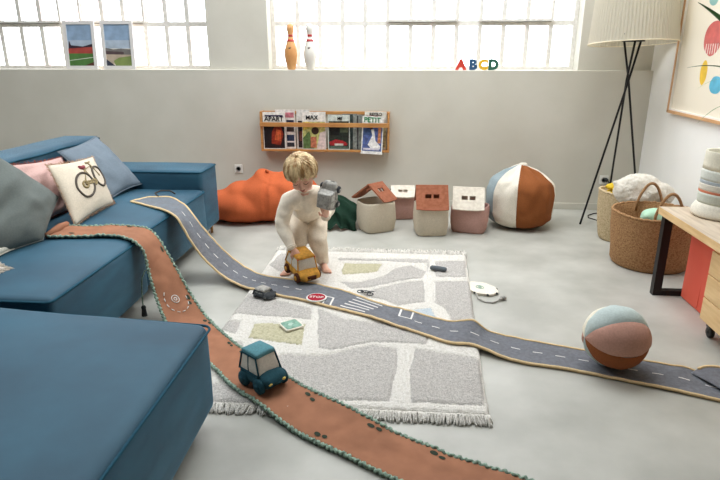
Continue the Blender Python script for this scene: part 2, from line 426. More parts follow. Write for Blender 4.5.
# ------------------------------------------------------------------ pillows
def pillow(bm, bl, br, tr, tl, t, n=26, back=Vector((-1,0,0)), wr=.011, seed=0, mi=0, pinch=.07):
    bl, br, tr, tl = map(Vector, (bl, br, tr, tl)); nrm = (br-bl).cross(tl-bl).normalized()
    cen = (bl+br+tr+tl)/4
    G = {}
    def P(u, v, s):
        a, b = (u+1)/2, (v+1)/2
        p = (bl*(1-a)+br*a)*(1-b)+(tl*(1-a)+tr*a)*b
        p = p+(cen-p)*pinch*((1-u*u)*v*v+(1-v*v)*u*u)*1.0
        h = ((1-u*u)*(1-v*v))**.55
        w = noise.noise(Vector((u*2.2+seed, v*2.2, s*3)))*wr*h*3+noise.noise(Vector((u*6+seed, v*5, s*7)))*wr*h
        return p+nrm*s*(t/2*h+w)
    for s in (1, -1):
        for i in range(n+1):
            for j in range(n+1):
                edge = i in (0, n) or j in (0, n)
                key = (i, j, 0 if edge else s)
                if key not in G: G[key] = bm.verts.new(P(-1+2*i/n, -1+2*j/n, 0 if edge else s))
        for i in range(n):
            for j in range(n):
                k = [G.get((a, b, s), G.get((a, b, 0))) for a, b in ((i,j),(i+1,j),(i+1,j+1),(i,j+1))]
                f = bm.faces.new(k if s == 1 else k[::-1]); f.material_index = mi
    def front(u, v, off=.003): return P(u, v, 1)+nrm*off
    def edge(n2=60):
        out = []
        for k in range(n2):
            q = 4*k/n2; i = int(q); f = q-i
            u, v = ((-1+2*f, -1), (1, -1+2*f), (1-2*f, 1), (-1, 1-2*f))[i]
            out.append(P(u, v, 0))
        return out, cen, nrm
    return front, edge
def fringe(edge, mat, parent, length=.014, per=5, seed=1):
    pts, cen, nrm = edge; bm = nb(); R = random.Random(seed); n = len(pts)
    for k in range(n):
        a, b = pts[k], pts[(k+1) % n]
        for j in range(per):
            p = a.lerp(b, (j+R.random())/per); d = (p-cen).normalized()
            e = p+d*length*R.uniform(.6, 1.2)+Vector([R.uniform(-.005,.005) for _ in range(3)])
            tube(bm, [p-d*.004, p.lerp(e, .5)+nrm*R.uniform(-.003,.003), e], [.0016,.0016,.001], 4)
    o = obj('fringe', bm, mat, parent); o['kind'] = 'stuff'; return o
def pipe(edge, mat, parent, r=.004):
    bm = nb(); tube(bm, edge[0], r, 6, True); return obj('piping', bm, mat, parent)

# blue-grey pillow against the armrest
t = thing('cushion', 'plain blue-grey linen cushion between the backrest and the far armrest', 'cushion', (-2.1, 3.95, .43), group='cushions on the teal sofa')
bm = nb(); fr, ed = pillow(bm, (-2.0,3.66,.45), (-1.965,4.10,.465), (-2.33,4.20,.80), (-2.31,3.66,.77), .15, seed=3, wr=.009)
obj('cover', bm, BLUEG, t); pipe(ed(), BLUEG, t)
# pink pillow with terracotta fringe
t = thing('cushion', 'pale pink cushion with a rust fringe, mostly hidden behind the bicycle cushion', 'cushion', (-2.1, 3.3, .43), group='cushions on the teal sofa')
bm = nb(); fr, ed = pillow(bm, (-2.14,2.98,.44), (-2.12,3.48,.44), (-2.30,3.69,.735), (-2.30,3.16,.775), .10, seed=5)
obj('cover', bm, PINK, t); fringe(ed(), RUST, t, seed=2)
# bicycle pillow
t = thing('cushion', 'beige fringed cushion with a bicycle stitched on its front', 'cushion', (-2.0, 3.35, .43), group='cushions on the teal sofa')
bm = nb(); fr, ed = pillow(bm, (-1.905,3.07,.44), (-1.915,3.565,.455), (-2.125,3.755,.725), (-2.115,3.225,.765), .13, seed=8, wr=.003)
cv = obj('cover', bm, BEIGE, t); fringe(ed(), fab('tan_fringe', (184,150,122)), t, seed=3)
def on(pts, r, seg=5, closed=False, off=.003):
    tube(bm, [fr(u, v, off) for u, v in pts], r, seg, closed)
THR = fab('dark_thread', (88,80,72)); bm = nb()
def ring(cx, cy, r, n=28): return [(cx+r*math.cos(2*PI*k/n)*.92, cy+r*math.sin(2*PI*k/n)*1.12) for k in range(n)]
on(ring(-.26, -.02, .37), .007, 6, True); on(ring(.54, .12, .36), .007, 6, True)
obj('stitched_wheels', bm, THR, t)
bm = nb(); SAND = fab('sand_thread', (150,134,98))
on([(-.26,-.02),(-.02,.48),(.38,.60),(.14,-.06),(-.02,.48)], .005); on([(-.26,-.02),(.14,-.06)], .007); on([(-.26,.05),(.12,.03)], .006); on([(.36,.70),(.42,.50),(.54,.12)], .005)
on(ring(-.26, -.02, .10, 14), .007, 5, True); on(ring(.14, -.05, .08, 12), .007, 5, True); on([(-.05,.56),(-.02,.48)], .005); on([(.26,.76),(.38,.74),(.48,.78)], .006)
obj('stitched_bicycle_frame', bm, SAND, t)
bm = nb(); on([(-.15,.62),(-.06,.57),(.05,.60)], .013, 8); obj('stitched_saddle', bm, fab('maroon', (140,70,76)), t)
# big grey pillow
t = thing('cushion', 'large plain grey linen cushion at the left, leaning in front of the pink one', 'cushion', (-2.05, 2.75, .43), group='cushions on the teal sofa')
bm = nb(); fr, ed = pillow(bm, (-2.05,2.30,.445), (-1.930,2.80,.445), (-2.06,3.20,.58), (-2.26,2.86,.965), .22, seed=12, wr=.009, pinch=.03)
obj('cover', bm, GREYF, t); pipe(ed(), GREYF, t)
# cream pillow and the fringed one at the frame's left edge
t = thing('cushion', 'cream cushion cut off by the left edge, below the large grey cushion', 'cushion', (-2.05, 2.5, .43), group='cushions on the teal sofa')
bm = nb(); fr, ed = pillow(bm, (-1.95,2.22,.45), (-1.975,2.66,.45), (-2.17,2.78,.60), (-2.2,2.3,.72), .13, seed=15)
obj('cover', bm, fab('ecru', (212,208,192)), t); pipe(ed(), fab('ecru2', (206,200,184)), t)
t = thing('cushion', 'grey-beige cushion with a loose fringe, only its corner showing at the left edge', 'cushion', (-1.9, 2.2, .43), group='cushions on the teal sofa')
bm = nb(); fr, ed = pillow(bm, (-1.92,2.02,.45), (-1.83,2.37,.445), (-2.02,2.40,.52), (-2.1,2.05,.62), .08, seed=18)
obj('cover', bm, fab('greige', (178,170,160)), t); fringe(ed(), fab('greige_fringe', (196,186,172)), t, .03, 7, 4)

# ------------------------------------------------------------------ play tracks (soft fabric runners)
class Strip:
    def __init__(s, pairs, sub=6, bow=.0, sd=0, smooth=1):
        P = [(Vector(a), Vector(b)) for a, b in pairs]
        for _ in range(smooth):
            Q = [P[0]]
            for i in range(1, len(P)-1): Q.append(tuple((P[i-1][j]+P[i][j]*3+P[i+1][j])/5 for j in (0, 1)))
            P = Q+[P[-1]]
        out = []
        for i in range(len(P)-1):
            p0, p1, p2, p3 = P[max(i-1,0)], P[i], P[i+1], P[min(i+2,len(P)-1)]
            for k in range(sub):
                t = k/sub
                out.append(tuple(.5*((2*p1[j])+(p2[j]-p0[j])*t+(2*p0[j]-5*p1[j]+4*p2[j]-p3[j])*t*t+(3*p1[j]-p0[j]-3*p2[j]+p3[j])*t**3) for j in (0, 1)))
        out.append(P[-1]); s.P = out; s.sd = sd; s.bow = bow
        s.L = [0]
        for a, b in zip(out, out[1:]): s.L.append(s.L[-1]+((a[0]+a[1])/2-(b[0]+b[1])/2).length)
        s.len = s.L[-1]
    def raw(s, d, t):
        d = min(max(d, 0), s.len); lo = 0; hi = len(s.L)-1
        while hi-lo > 1:
            m = (lo+hi)//2
            if s.L[m] <= d: lo = m
            else: hi = m
        f = (d-s.L[lo])/max(1e-9, s.L[hi]-s.L[lo]); a = s.P[lo][0].lerp(s.P[hi][0], f); b = s.P[lo][1].lerp(s.P[hi][1], f)
        return a.lerp(b, (t+1)/2), a, b
    def at(s, d, t, off=0.):
        """d metres along, t -1 far edge .. 1 near edge"""
        p, a, b = s.raw(d, t)
        q = s.raw(d+.01, t)[0]-s.raw(d-.01, t)[0]
        n = (q.cross(a-b)).normalized()
        if n.z < 0 and abs(n.z) > .05: n = -n
        h = s.bow*(noise.noise(Vector((d*6+s.sd, t*1.1, 0)))+.6*noise.noise(Vector((d*14+s.sd, t*.8, 4))))
        h += s.bow*.5*noise.noise(Vector((d*9+s.sd, 2*abs(t), 9)))*abs(t)
        return p+n*(abs(h)+off)
def strip_mesh(S, n, m, th):
    bm = nb(); G = []
    for i in range(n+1):
        d = S.len*i/n
        G.append([[bm.verts.new(S.at(d, -1+2*j/m, o)) for j in range(m+1)] for o in (th, 0)])
    for i in range(n):
        for j in range(m):
            a, b = G[i], G[i+1]
            bm.faces.new((a[0][j], b[0][j], b[0][j+1], a[0][j+1])); bm.faces.new((a[1][j], a[1][j+1], b[1][j+1], b[1][j]))
        bm.faces.new((G[i][0][0], G[i][1][0], G[i+1][1][0], G[i+1][0][0])); bm.faces.new((G[i][0][m], G[i+1][0][m], G[i+1][1][m], G[i][1][m]))
    for i in (0, n):
        for j in range(m): bm.faces.new((G[i][0][j], G[i][0][j+1], G[i][1][j+1], G[i][1][j]))
    bmesh.ops.recalc_face_normals(bm, faces=bm.faces)
    return bm
def patch(bm, S, d0, d1, t0, t1, off, n=4, m=2, mi=0):
    """flat mark lying on a strip"""
    g = [[bm.verts.new(S.at(d0+(d1-d0)*i/n, t0+(t1-t0)*j/m, off)) for j in range(m+1)] for i in range(n+1)]
    for i in range(n):
        for j in range(m): bm.faces.new((g[i][j], g[i+1][j], g[i+1][j+1], g[i][j+1])).material_index = mi
def blot(bm, S, d, t, a, b, off, n=14, W=.11):
    c = bm.verts.new(S.at(d, t, off)); r = [bm.verts.new(S.at(d+a*math.cos(2*PI*k/n), t+b/W*math.sin(2*PI*k/n), off)) for k in range(n)]
    for k in range(n): bm.faces.new((c, r[k], r[(k+1)%n]))
ROAD = [((-1.777, 3.75, 0.445), (-1.836, 3.633, 0.445)), ((-1.702, 3.756, 0.445), (-1.653, 3.516, 0.445)), ((-1.628, 3.821, 0.445), (-1.526, 3.451, 0.445)), ((-1.43, 3.56, 0.445), (-1.423, 3.34, 0.445)), ((-1.375, 3.54, 0.377), (-1.393, 3.335, 0.409)), ((-1.323, 3.54, 0.29), (-1.373, 3.335, 0.358)), ((-1.261, 3.54, 0.223), (-1.341, 3.335, 0.287)), ((-1.206, 3.54, 0.155), (-1.263, 3.335, 0.157)), ((-1.104, 3.54, 0.059), (-1.149, 3.335, 0.046)), ((-0.991, 3.486, 0.02), (-1.015, 3.264, 0.012)), ((-0.879, 3.385, 0.035), (-0.889, 3.168, 0.03)), ((-0.783, 3.361, 0.034), (-0.792, 3.121, 0.034)), ((-0.676, 3.336, 0.034), (-0.679, 3.071, 0.034)), ((-0.568, 3.296, 0.034), (-0.581, 3.05, 0.034)), ((-0.461, 3.24, 0.034), (-0.473, 2.989, 0.034)), ((-0.339, 3.183, 0.036), (-0.364, 2.94, 0.036)), ((-0.253, 3.084, 0.05), (-0.276, 2.899, 0.034)), ((-0.174, 3.019, 0.05), (-0.202, 2.867, 0.034)), ((-0.087, 2.989, 0.036), (-0.123, 2.801, 0.045)), ((-0.003, 2.96, 0.034), (-0.031, 2.748, 0.034)), ((0.091, 2.903, 0.034), (0.057, 2.698, 0.034)), ((0.18, 2.848, 0.034), (0.137, 2.649, 0.034)), ((0.262, 2.801, 0.04), (0.213, 2.592, 0.034)), ((0.315, 2.773, 0.07), (0.257, 2.582, 0.03)), ((0.364, 2.758, 0.085), (0.301, 2.584, 0.02)), ((0.394, 2.742, 0.06), (0.34, 2.582, 0.012)), ((0.433, 2.745, 0.02), (0.377, 2.562, 0.008)), ((0.533, 2.732, 0.008), (0.466, 2.511, 0.008)), ((0.654, 2.68, 0.012), (0.583, 2.46, 0.008)), ((0.78, 2.649, 0.006), (0.7, 2.45, 0.006)), ((0.913, 2.61, 0.006), (0.813, 2.415, 0.006)), ((1.043, 2.571, 0.006), (0.933, 2.373, 0.006)), ((1.15, 2.523, 0.006), (1.036, 2.332, 0.006)), ((1.227, 2.492, 0.012), (1.103, 2.312, 0.012)), ((1.294, 2.475, 0.02), (1.179, 2.288, 0.006)), ((1.345, 2.446, 0.008), (1.224, 2.268, 0.006)), ((1.392, 2.416, 0.008), (1.273, 2.249, 0.006)), ((1.467, 2.367, 0.006), (1.343, 2.225, 0.006)), ((1.545, 2.318, 0.006), (1.411, 2.181, 0.006))]
BROWN = [((-1.931, 3.044, 0.45), (-1.922, 2.836, 0.45)), ((-1.867, 3.046, 0.445), (-1.868, 2.856, 0.445)), ((-1.752, 3.065, 0.445), (-1.743, 2.866, 0.445)), ((-1.66, 3.083, 0.445), (-1.633, 2.893, 0.445)), ((-1.552, 3.082, 0.445), (-1.556, 2.909, 0.445)), ((-1.449, 3.05, 0.445), (-1.428, 2.805, 0.445)), ((-1.402, 3.015, 0.413), (-1.406, 2.84, 0.4)), ((-1.367, 2.992, 0.379), (-1.383, 2.816, 0.358)), ((-1.307, 2.953, 0.306), (-1.376, 2.808, 0.299)), ((-1.255, 2.92, 0.237), (-1.356, 2.787, 0.244)), ((-1.165, 2.862, 0.108), (-1.3, 2.73, 0.12)), ((-1.066, 2.796, 0.01), (-1.24, 2.66, 0.03)), ((-0.934, 2.616, 0.04), (-1.103, 2.52, 0.033)), ((-0.855, 2.524, 0.04), (-0.966, 2.38, 0.037)), ((-0.782, 2.448, 0.04), (-0.829, 2.24, 0.04)), ((-0.697, 2.368, 0.04), (-0.754, 2.146, 0.04)), ((-0.584, 2.269, 0.04), (-0.689, 2.074, 0.04)), ((-0.485, 2.184, 0.04), (-0.577, 2.012, 0.01)), ((-0.405, 2.127, 0.04), (-0.473, 1.919, 0.01)), ((-0.338, 2.08, 0.04), (-0.395, 1.862, 0.01)), ((-0.248, 2.025, 0.01), (-0.339, 1.824, 0.01)), ((-0.132, 1.947, 0.01), (-0.245, 1.774, 0.01)), ((-0.028, 1.886, 0.01), (-0.14, 1.711, 0.01)), ((0.063, 1.845, 0.01), (-0.056, 1.657, 0.01)), ((0.121, 1.815, 0.01), (0.003, 1.627, 0.01)), ((0.205, 1.756, 0.01), (0.086, 1.582, 0.01)), ((0.284, 1.736, 0.01), (0.15, 1.542, 0.01)), ((0.403, 1.684, 0.01), (0.257, 1.5, 0.01)), ((0.533, 1.623, 0.01), (0.372, 1.449, 0.01))]
RUG_ISLANDS = [('o', [(-0.41, 3.7), (-0.16, 3.71), (-0.18, 3.56), (-0.4, 3.49), (-0.42, 3.55)]), ('g', [(-0.41, 3.37), (-0.28, 3.37), (-0.14, 3.48), (-0.06, 3.64), (0.04, 3.7), (0.14, 3.59), (0.11, 3.47), (-0.03, 3.42), (-0.21, 3.29), (-0.33, 3.27)]), ('g', [(-0.26, 3.21), (-0.15, 3.29), (-0.01, 3.39), (0.12, 3.43), (0.12, 3.1), (-0.04, 3.04), (-0.12, 3.11), (-0.22, 3.15)]), ('g', [(0.19, 3.42), (0.43, 3.45), (0.38, 2.86), (0.26, 2.87), (0.24, 3.0), (0.18, 3.09)]), ('g', [(0.21, 3.79), (0.42, 3.82), (0.39, 3.51), (0.2, 3.5)]), ('b', [(0.04, 2.98), (0.15, 3.02), (0.18, 2.87), (0.09, 2.9)]), ('g', [(0.15, 3.79), (0.14, 3.5), (0.17, 3.79)]), ('g', [(-0.89, 3.87), (-0.59, 3.85), (-0.57, 3.5), (-0.79, 3.48), (-0.92, 3.62)]), ('g', [(-0.48, 3.8), (0.17, 3.83), (0.14, 3.75), (-0.14, 3.77), (-0.45, 3.76)]), ('g', [(-0.93, 3.14), (-0.52, 2.96), (-0.5, 2.82), (-0.95, 2.86)]), ('g', [(-0.48, 2.96), (-0.32, 2.84), (-0.02, 2.77), (0.13, 2.68), (0.11, 2.59), (-0.15, 2.59), (-0.35, 2.49), (-0.41, 2.51), (-0.44, 2.68)]), ('o', [(-0.79, 2.75), (-0.52, 2.76), (-0.5, 2.53), (-0.78, 2.58)]), ('g', [(-0.98, 2.77), (-0.87, 2.77), (-0.86, 2.62), (-0.97, 2.67)]), ('g', [(-0.6, 2.43), (-0.39, 2.43), (-0.15, 2.56), (-0.03, 2.53), (-0.02, 2.39), (-0.05, 2.08), (-0.25, 2.07), (-0.45, 2.1), (-0.62, 2.25)]), ('g', [(0.06, 2.54), (0.36, 2.46), (0.34, 2.08), (0.04, 2.08), (0.03, 2.32)]), ('g', [(-0.9, 2.55), (-0.81, 2.54), (-0.73, 2.42), (-0.62, 2.25), (-0.71, 2.21), (-0.89, 2.31)]), ('g', [(-0.92, 2.16), (-0.7, 2.14), (-0.58, 2.06), (-0.66, 2.01), (-0.91, 2.0)])]

S = Strip([tuple((p[0], p[1], max(p[2], .036 if -.9 < p[0] < .41 else p[2])) for p in q) for q in ROAD], bow=.006, sd=2)
road = thing('toy_road', 'long grey fabric toy road running from the sofa over the rug to the floor on the right', 'play mat', (-1.0, 3.38, 0))
obj('road_surface', strip_mesh(S, 420, 14, .004), ROADG, road)
bm = nb()
for t in (-1, 1): tube(bm, [S.at(S.len*k/300, t, .003) for k in range(301)], .0075, 7)
tube(bm, [S.at(0, -1+2*k/10, .003) for k in range(11)], .0075, 7)
obj('ochre_binding', bm, OCHRE, road)
def dof(x):   # distance along the road where its middle reaches x
    lo, hi = .5, S.len
    for _ in range(40):
        m = (lo+hi)/2
        if S.raw(m, 0)[0].x < x: lo = m
        else: hi = m
    return lo
bm = nb(); dz = dof(-.44); d = .45
while d < dof(-.62):
    patch(bm, S, d, d+.04, -.03, .03, .0058); d += .085
d = dof(.06)
while d < S.len-.05:
    patch(bm, S, d, d+.045, -.03, .03, .0058); d += .105
for k, t in enumerate((-.72, -.36, 0, .36, .70)):
    sh = .02*k; patch(bm, S, dof(-.28)-sh, dof(-.13)-sh, t-.05, t+.05, .0058)
for x in (-.41,): patch(bm, S, dof(x), dof(x)+.012, .05, .9, .0058, 2, 6); patch(bm, S, dof(x)-.05, dof(x), .05, .13, .0058)
patch(bm, S, dof(-.455), dof(-.455)+.01, .25, .9, .0058, 2, 6)
patch(bm, S, dof(-.03), dof(-.03)+.012, -.9, -.05, .0058, 2, 6); patch(bm, S, dof(.035), dof(.035)+.01, -.9, -.05, .0058, 2, 6)
patch(bm, S, dof(-.03), dof(.035), -.13, -.05, .0058)
obj('road_markings', bm, WHITEF, road)
bm = nb(); tube(bm, [(-1.70,3.765,.452),(-1.74,3.80,.468),(-1.72,3.85,.474),(-1.66,3.87,.470),(-1.62,3.86,.452)], .0055, 7); obj('strap_loop', bm, fab('dark_strap', (70,64,60)), road)
# curled-back corner at the right-hand end
# a second grey road piece folded over it
S2 = Strip([((1.335,2.435,.035),(1.305,2.43,.012)), ((1.375,2.44,.050),(1.33,2.36,.026)), ((1.43,2.42,.052),(1.37,2.28,.022)), ((1.52,2.39,.045),(1.41,2.21,.018)), ((1.66,2.33,.03),(1.50,2.12,.014)), ((1.85,2.27,.02),(1.68,2.04,.012))], bow=.002, sd=5)
r2 = thing('toy_road', 'second grey fabric road piece overlapping the end of the long one at the right edge', 'play mat', (1.5, 2.28, .01))
obj('road_surface', strip_mesh(S2, 60, 10, .004), ROADG, r2)
bm = nb(); tube(bm, [S2.at(S2.len*k/50, -1, .003) for k in range(51)], .0075, 7); obj('ochre_binding', bm, OCHRE, r2)

BB = Strip([tuple((p[0], p[1], max(p[2], .040 if 1.93 < p[1] < 2.7 and p[0] > -1.0 else p[2])) for p in q) for q in BROWN], bow=.007, sd=11)
br = thing('toy_track', 'rust-brown fabric toy track with green crochet edges, from the sofa to the foreground floor', 'play mat', (-1.0, 2.6, 0))
obj('track_surface', strip_mesh(BB, 420, 14, .004), BROWNF, br)
for t in (-1, 1):
    bm = nb(); n = 700; pts = []
    for k in range(n+1):
        a = k*1.25
        pts.append(BB.at(BB.len*k/n, t*(1+.05*math.sin(a)), .003+.003*math.cos(a*.7)))
    tube(bm, pts, .0068, 6)
    obj('crochet_edge', bm, SAGE, br)
R = random.Random(5); d = .1
def leaf_print(d, t, a, b):
    bm = nb(); blot(bm, BB, d, t, a, b, .006); obj('leaf_print', bm, LEAFG, br)
while d < BB.len:
    t = R.choice((-.75, -.7, .55, .7)); leaf_print(d, t, .016, .010)
    if R.random() < .6: leaf_print(d+.035, t+R.uniform(-.12,.12), .013, .009)
    d += R.uniform(.12, .30)
bm = nb(); c = 0.90
for rr, n0 in ((.020, 18), (.008, 12)):
    tube(bm, [BB.at(c+rr*1.2*math.cos(2*PI*k/n0), .0+rr/.1*math.sin(2*PI*k/n0), .006) for k in range(n0)], .0022, 5, True)
for k in range(9):
    a0 = -2.2+k*.45; tube(bm, [BB.at(c+.085*math.cos(a0+q*.08), -.02-.62*math.sin(a0+q*.08), .006) for q in range(4)], .0025, 5)
obj('stitched_roundabout', bm, WHITEF, br)
# rolled end on the sofa
bm = nb(); tube(bm, [(-1.935,2.84,.455),(-1.93,2.92,.462),(-1.935,2.98,.465),(-1.94,3.05,.46)], [.014,.02,.02,.016], 12)
obj('rolled_end', bm, BROWNF, br)

# ------------------------------------------------------------------ rug
def inside(x, y, P):
    c = False; j = len(P)-1
    for i in range(len(P)):
        if (P[i][1] > y) != (P[j][1] > y) and x < (P[j][0]-P[i][0])*(y-P[i][1])/(P[j][1]-P[i][1])+P[i][0]: c = not c
        j = i
    return c
def pdist(x, y, P):
    b = 9
    for i in range(len(P)):
        ax, ay = P[i-1]; bx, by = P[i]; dx, dy = bx-ax, by-ay; l = dx*dx+dy*dy
        t = max(0, min(1, ((x-ax)*dx+(y-ay)*dy)/l)) if l else 0
        b = min(b, math.hypot(x-ax-dx*t, y-ay-dy*t))
    return b
def rugxy(u, v):
    x0 = -.935+(-.955+.935)*(1-v); x1 = .434+(.352-.434)*(1-v)
    x = x0+(x1-x0)*u; y = 2.02+(3.95-2.02)*v
    if u in (0, 1): x += .008*noise.noise(Vector((v*14, u*5, 0)))
    return x, y
rug = thing('play_rug', 'cream shaggy play rug with a road map pattern in grey, olive and cream pile', 'rug', (-.28, 2.98, 0))
bm = nb(); NU, NV = 250, 350; G = []
info = []
for i in range(NU+1):
    row = []; ir = []
    for j in range(NV+1):
        x, y = rugxy(i/NU, j/NV); k = 0; dd = 1
        nx = x+.008*noise.noise(Vector((x*14, y*14, 3)))+.003*noise.noise(Vector((x*90, y*90, 3))); ny = y+.008*noise.noise(Vector((x*14, y*14, 8)))+.003*noise.noise(Vector((x*90, y*90, 8)))
        for c, P in RUG_ISLANDS:
            if min(p[0] for p in P)-.03 < x < max(p[0] for p in P)+.03 and min(p[1] for p in P)-.03 < y < max(p[1] for p in P)+.03:
                q = pdist(nx, ny, P); dd = min(dd, q)
                if inside(nx, ny, P): k = 'cgob'.index(c)
        e = min(i/NU, 1-i/NU)*1.38; e2 = min(j/NV, 1-j/NV)*1.93; ed = min(1, min(e, e2)/.02)
        h = .008+.020*ed**.5
        h += -.007*max(0, 1-dd/.012)+(.002 if k else 0)
        h += .0035*noise.noise(Vector((x*130, y*130, 0)))+.003*noise.noise(Vector((x*55, y*55, 5)))
        row.append(bm.verts.new((x, y, h))); ir.append(k)
    G.append(row); info.append(ir)
for i in range(NU):
    for j in range(NV):
        f = bm.faces.new((G[i][j], G[i+1][j], G[i+1][j+1], G[i][j+1])); f.material_index = info[i][j]
edge = [G[i][0] for i in range(NU+1)]+[G[NU][j] for j in range(1, NV+1)]+[G[i][NV] for i in range(NU-1, -1, -1)]+[G[0][j] for j in range(NV-1, 0, -1)]
low = [bm.verts.new((v.co.x, v.co.y, .001)) for v in edge]; n = len(edge)
for k in range(n): bm.faces.new((edge[k], low[k], low[(k+1)%n], edge[(k+1)%n]))
p = obj('rug_pile', bm, [RUGC, RUGG, RUGO, RUGB], rug)
for nm, yb, dr, L in (('far', 3.945, 1, .13), ('near', 2.025, -1, .055)):
    bm = nb(); R = random.Random(3); N = 430
    for k in range(N):
        u = k/(N-1); x = rugxy(u, 1 if dr > 0 else 0)[0]+R.uniform(-.002,.002); l = L*R.uniform(.6, 1.15)
        sw = .03*noise.noise(Vector((u*18, dr, 0)))+R.uniform(-.012,.012); z = .012+R.uniform(0,.012); up = R.uniform(0,.016) if dr > 0 else R.uniform(0,.006)
        tube(bm, [(x, yb-dr*.004, .016), (x+sw*.4, yb+dr*l*.4, z+up), (x+sw, yb+dr*l*.8, .008+up*.6), (x+sw*1.3, yb+dr*l, .005)], [.0035,.004,.0035,.002], 5)
    o = obj('fringe', bm, RUGC, rug); o['kind'] = 'stuff'

# ------------------------------------------------------------------ ball with sewn segments
bc = Vector((.972, 2.475, .160)); br_ = .148
t = thing('fabric_ball', 'soft ball with grey-green, pink and brown fabric panels lying on the toy road', 'ball', (bc.x, bc.y, .01))
AX = Vector((-.985, -.16, .02)).normalized(); U = AX.cross(Vector((0,0,1))).normalized(); Wv = AX.cross(U).normalized()
def seg_panel(c, r, a0, a1, axis, u, w, n=14, m=24, bulge=.012, flat=0.):
    bm = nb(); g = []
    for i in range(n+1):
        f = i/n; a = a0+(a1-a0)*f; row = []
        for j in range(m+1):
            th = PI*j/m
            rr = r+bulge*(math.sin(PI*f)**.6-1)*math.sin(th)+.004*noise.noise(Vector((a*2, th*3, 1)))
            p = c+axis*(math.cos(th)*rr)+(u*math.cos(a)+w*math.sin(a))*(math.sin(th)*rr)
            if flat and p.z < c.z-r+flat: p.z = c.z-r+flat-.0005*(c.z-r+flat-p.z)
            row.append(bm.verts.new(p))
        g.append(row)
    for i in range(n):
        for j in range(m): bm.faces.new((g[i][j], g[i][j+1], g[i+1][j+1], g[i+1][j]))
    bmesh.ops.remove_doubles(bm, verts=bm.verts, dist=1e-5)
    return bm
# angle 0 looks at the camera side of the ball
toc = (Vector((0,0,1.4))-bc); toc -= AX*toc.dot(AX); toc.normalize(); U = toc; Wv = AX.cross(U).normalized()
if Wv.z < 0: Wv = -Wv
SAGEG = fab('sage_linen', (180,192,188)); PINK2 = fab('rose_linen', (188,144,128)); RUSTB = fab('rust_brown_linen', (142,82,48)); OFFB = fab('off_white_linen', (222,216,196))
D = math.radians
for a0, a1, m in ((-42, 28, PINK2), (28, 95, SAGEG), (95, 150, OFFB), (150, 205, PINK2), (205, 260, SAGEG), (260, 318, RUSTB)):
    obj('panel', seg_panel(bc, br_, D(a0), D(a1), AX, U, Wv, flat=.012), m, t)

# beanbag pouf by the back wall
pc = Vector((.958, 4.84, .25)); 
t = thing('beanbag', 'round beanbag in cream, brown and grey panels by the back wall', 'beanbag', (pc.x, pc.y, 0))
def pouf_panel(a0, a1, n=20, m=40, ph=0):
    bm = nb(); g = []
    for i in range(n+1):
        f = i/n; a = a0+(a1-a0)*f; row = []
        for j in range(m+1):
            th = PI*j/m; s = math.sin(th); c = math.cos(th)
            rx = .278*(abs(s)**(.5 if c < 0 else .75+.35*c))*(1-.03*(1-math.sin(PI*f)**.5)); z = .255*(abs(c)**(.8 if c > 0 else .62))*(1 if c > 0 else -1)
            if c < 0: rx *= 1+.06*(-c)
            w = .012*noise.noise(Vector((a*2.5, th*3, 2)))+.006*noise.noise(Vector((a*8, th*5, 7)))*s
            w += -.020*max(0, 1-abs(th-.62)/.40)*abs(math.sin(a*6+.6*math.sin(a*3)))+.006*math.sin(a*11+th*3)*max(0,1-abs(th-1.2)/.5)
            px, py = math.cos(a)*(rx+w), math.sin(a)*(rx+w)
            pz = z*.95+.030*math.exp(-(th/.32)**2)+.012*math.sin(a*9)*max(0, 1-abs(th-.6)/.4)
            k = (c+1)/2
            row.append(bm.verts.new((pc.x+px*1.0-.015*k, pc.y+py, max(.004, pc.z+pz))))
        g.append(row)
    for i in range(n):
        for j in range(m): bm.faces.new((g[i][j], g[i][j+1], g[i+1][j+1], g[i+1][j]))
    bmesh.ops.remove_doubles(bm, verts=bm.verts, dist=1e-5)
    bmesh.ops.recalc_face_normals(bm, faces=bm.faces)
    return bm
CANW = fab('canvas_white', (226,218,202)); CANB = fab('canvas_brown', (140,82,44)); CANG = fab('canvas_grey', (146,160,164))
for a0, a1, m in ((-105, -18, CANB), (-18, 30, CANW), (30, 110, CANB), (110, 160, CANW), (160, 208, CANG), (208, 255, CANW)):
    obj('panel', pouf_panel(D(a0), D(a1)), m, t)
bm = nb(); rbox(bm, pc.x-.035, pc.x+.03, pc.y-.03, pc.y+.03, .475, .53, .02, 4, wob=.006, wsc=30); obj('top_knot', bm, CANW, t)

# orange beanbag
bm = nb()
t = thing('beanbag', 'big slumped orange canvas beanbag behind the child', 'beanbag', (-1.2, 4.85, 0))
for c, r in (((-1.40,4.86,.13), (.33,.30,.16)), ((-1.18,4.86,.20), (.28,.28,.22)), ((-1.00,4.86,.20), (.26,.27,.22)), ((-1.60,4.86,.12), (.2,.26,.13)), ((-1.24,4.87,.34), (.09,.16,.10)), ((-1.02,4.88,.31), (.17,.18,.12)), ((-1.42,4.86,.22), (.17,.2,.12))):
    ball(bm, c, r, seg=24)
bm = remesh(bm, .014, 12)
for v in bm.verts:
    p = v.co; dv = Vector((p.x+1.17, 0, p.z-.36))
    ang = math.atan2(dv.z, dv.x); rad = dv.length
    k = math.exp(-((rad-.18)/.16)**2)
    p += Vector((0,-1,.3))*(.008*k*math.sin(ang*5+p.z*6+2*noise.noise(p*5)))+noise.noise_vector(p*6)*.016
    if abs(p.x+1.165) < .02: p += Vector((0,.012,-.004))
    p.z = max(p.z, .003)
obj('cover', bm, ORANGE, t)
bm = nb()
pts = []
for k in range(22):
    a = k/21; pts.append((-1.195+.05*a+.004*math.sin(k*2), 4.87-.30*math.sin(a*PI*.5)-.004, .435-.40*a**1.6))
tube(bm, [(-1.20,4.83,.425),(-1.19,4.79,.44),(-1.18,4.80,.425)], .012, 8)
obj('corner_tab', bm, ORANGE, t)

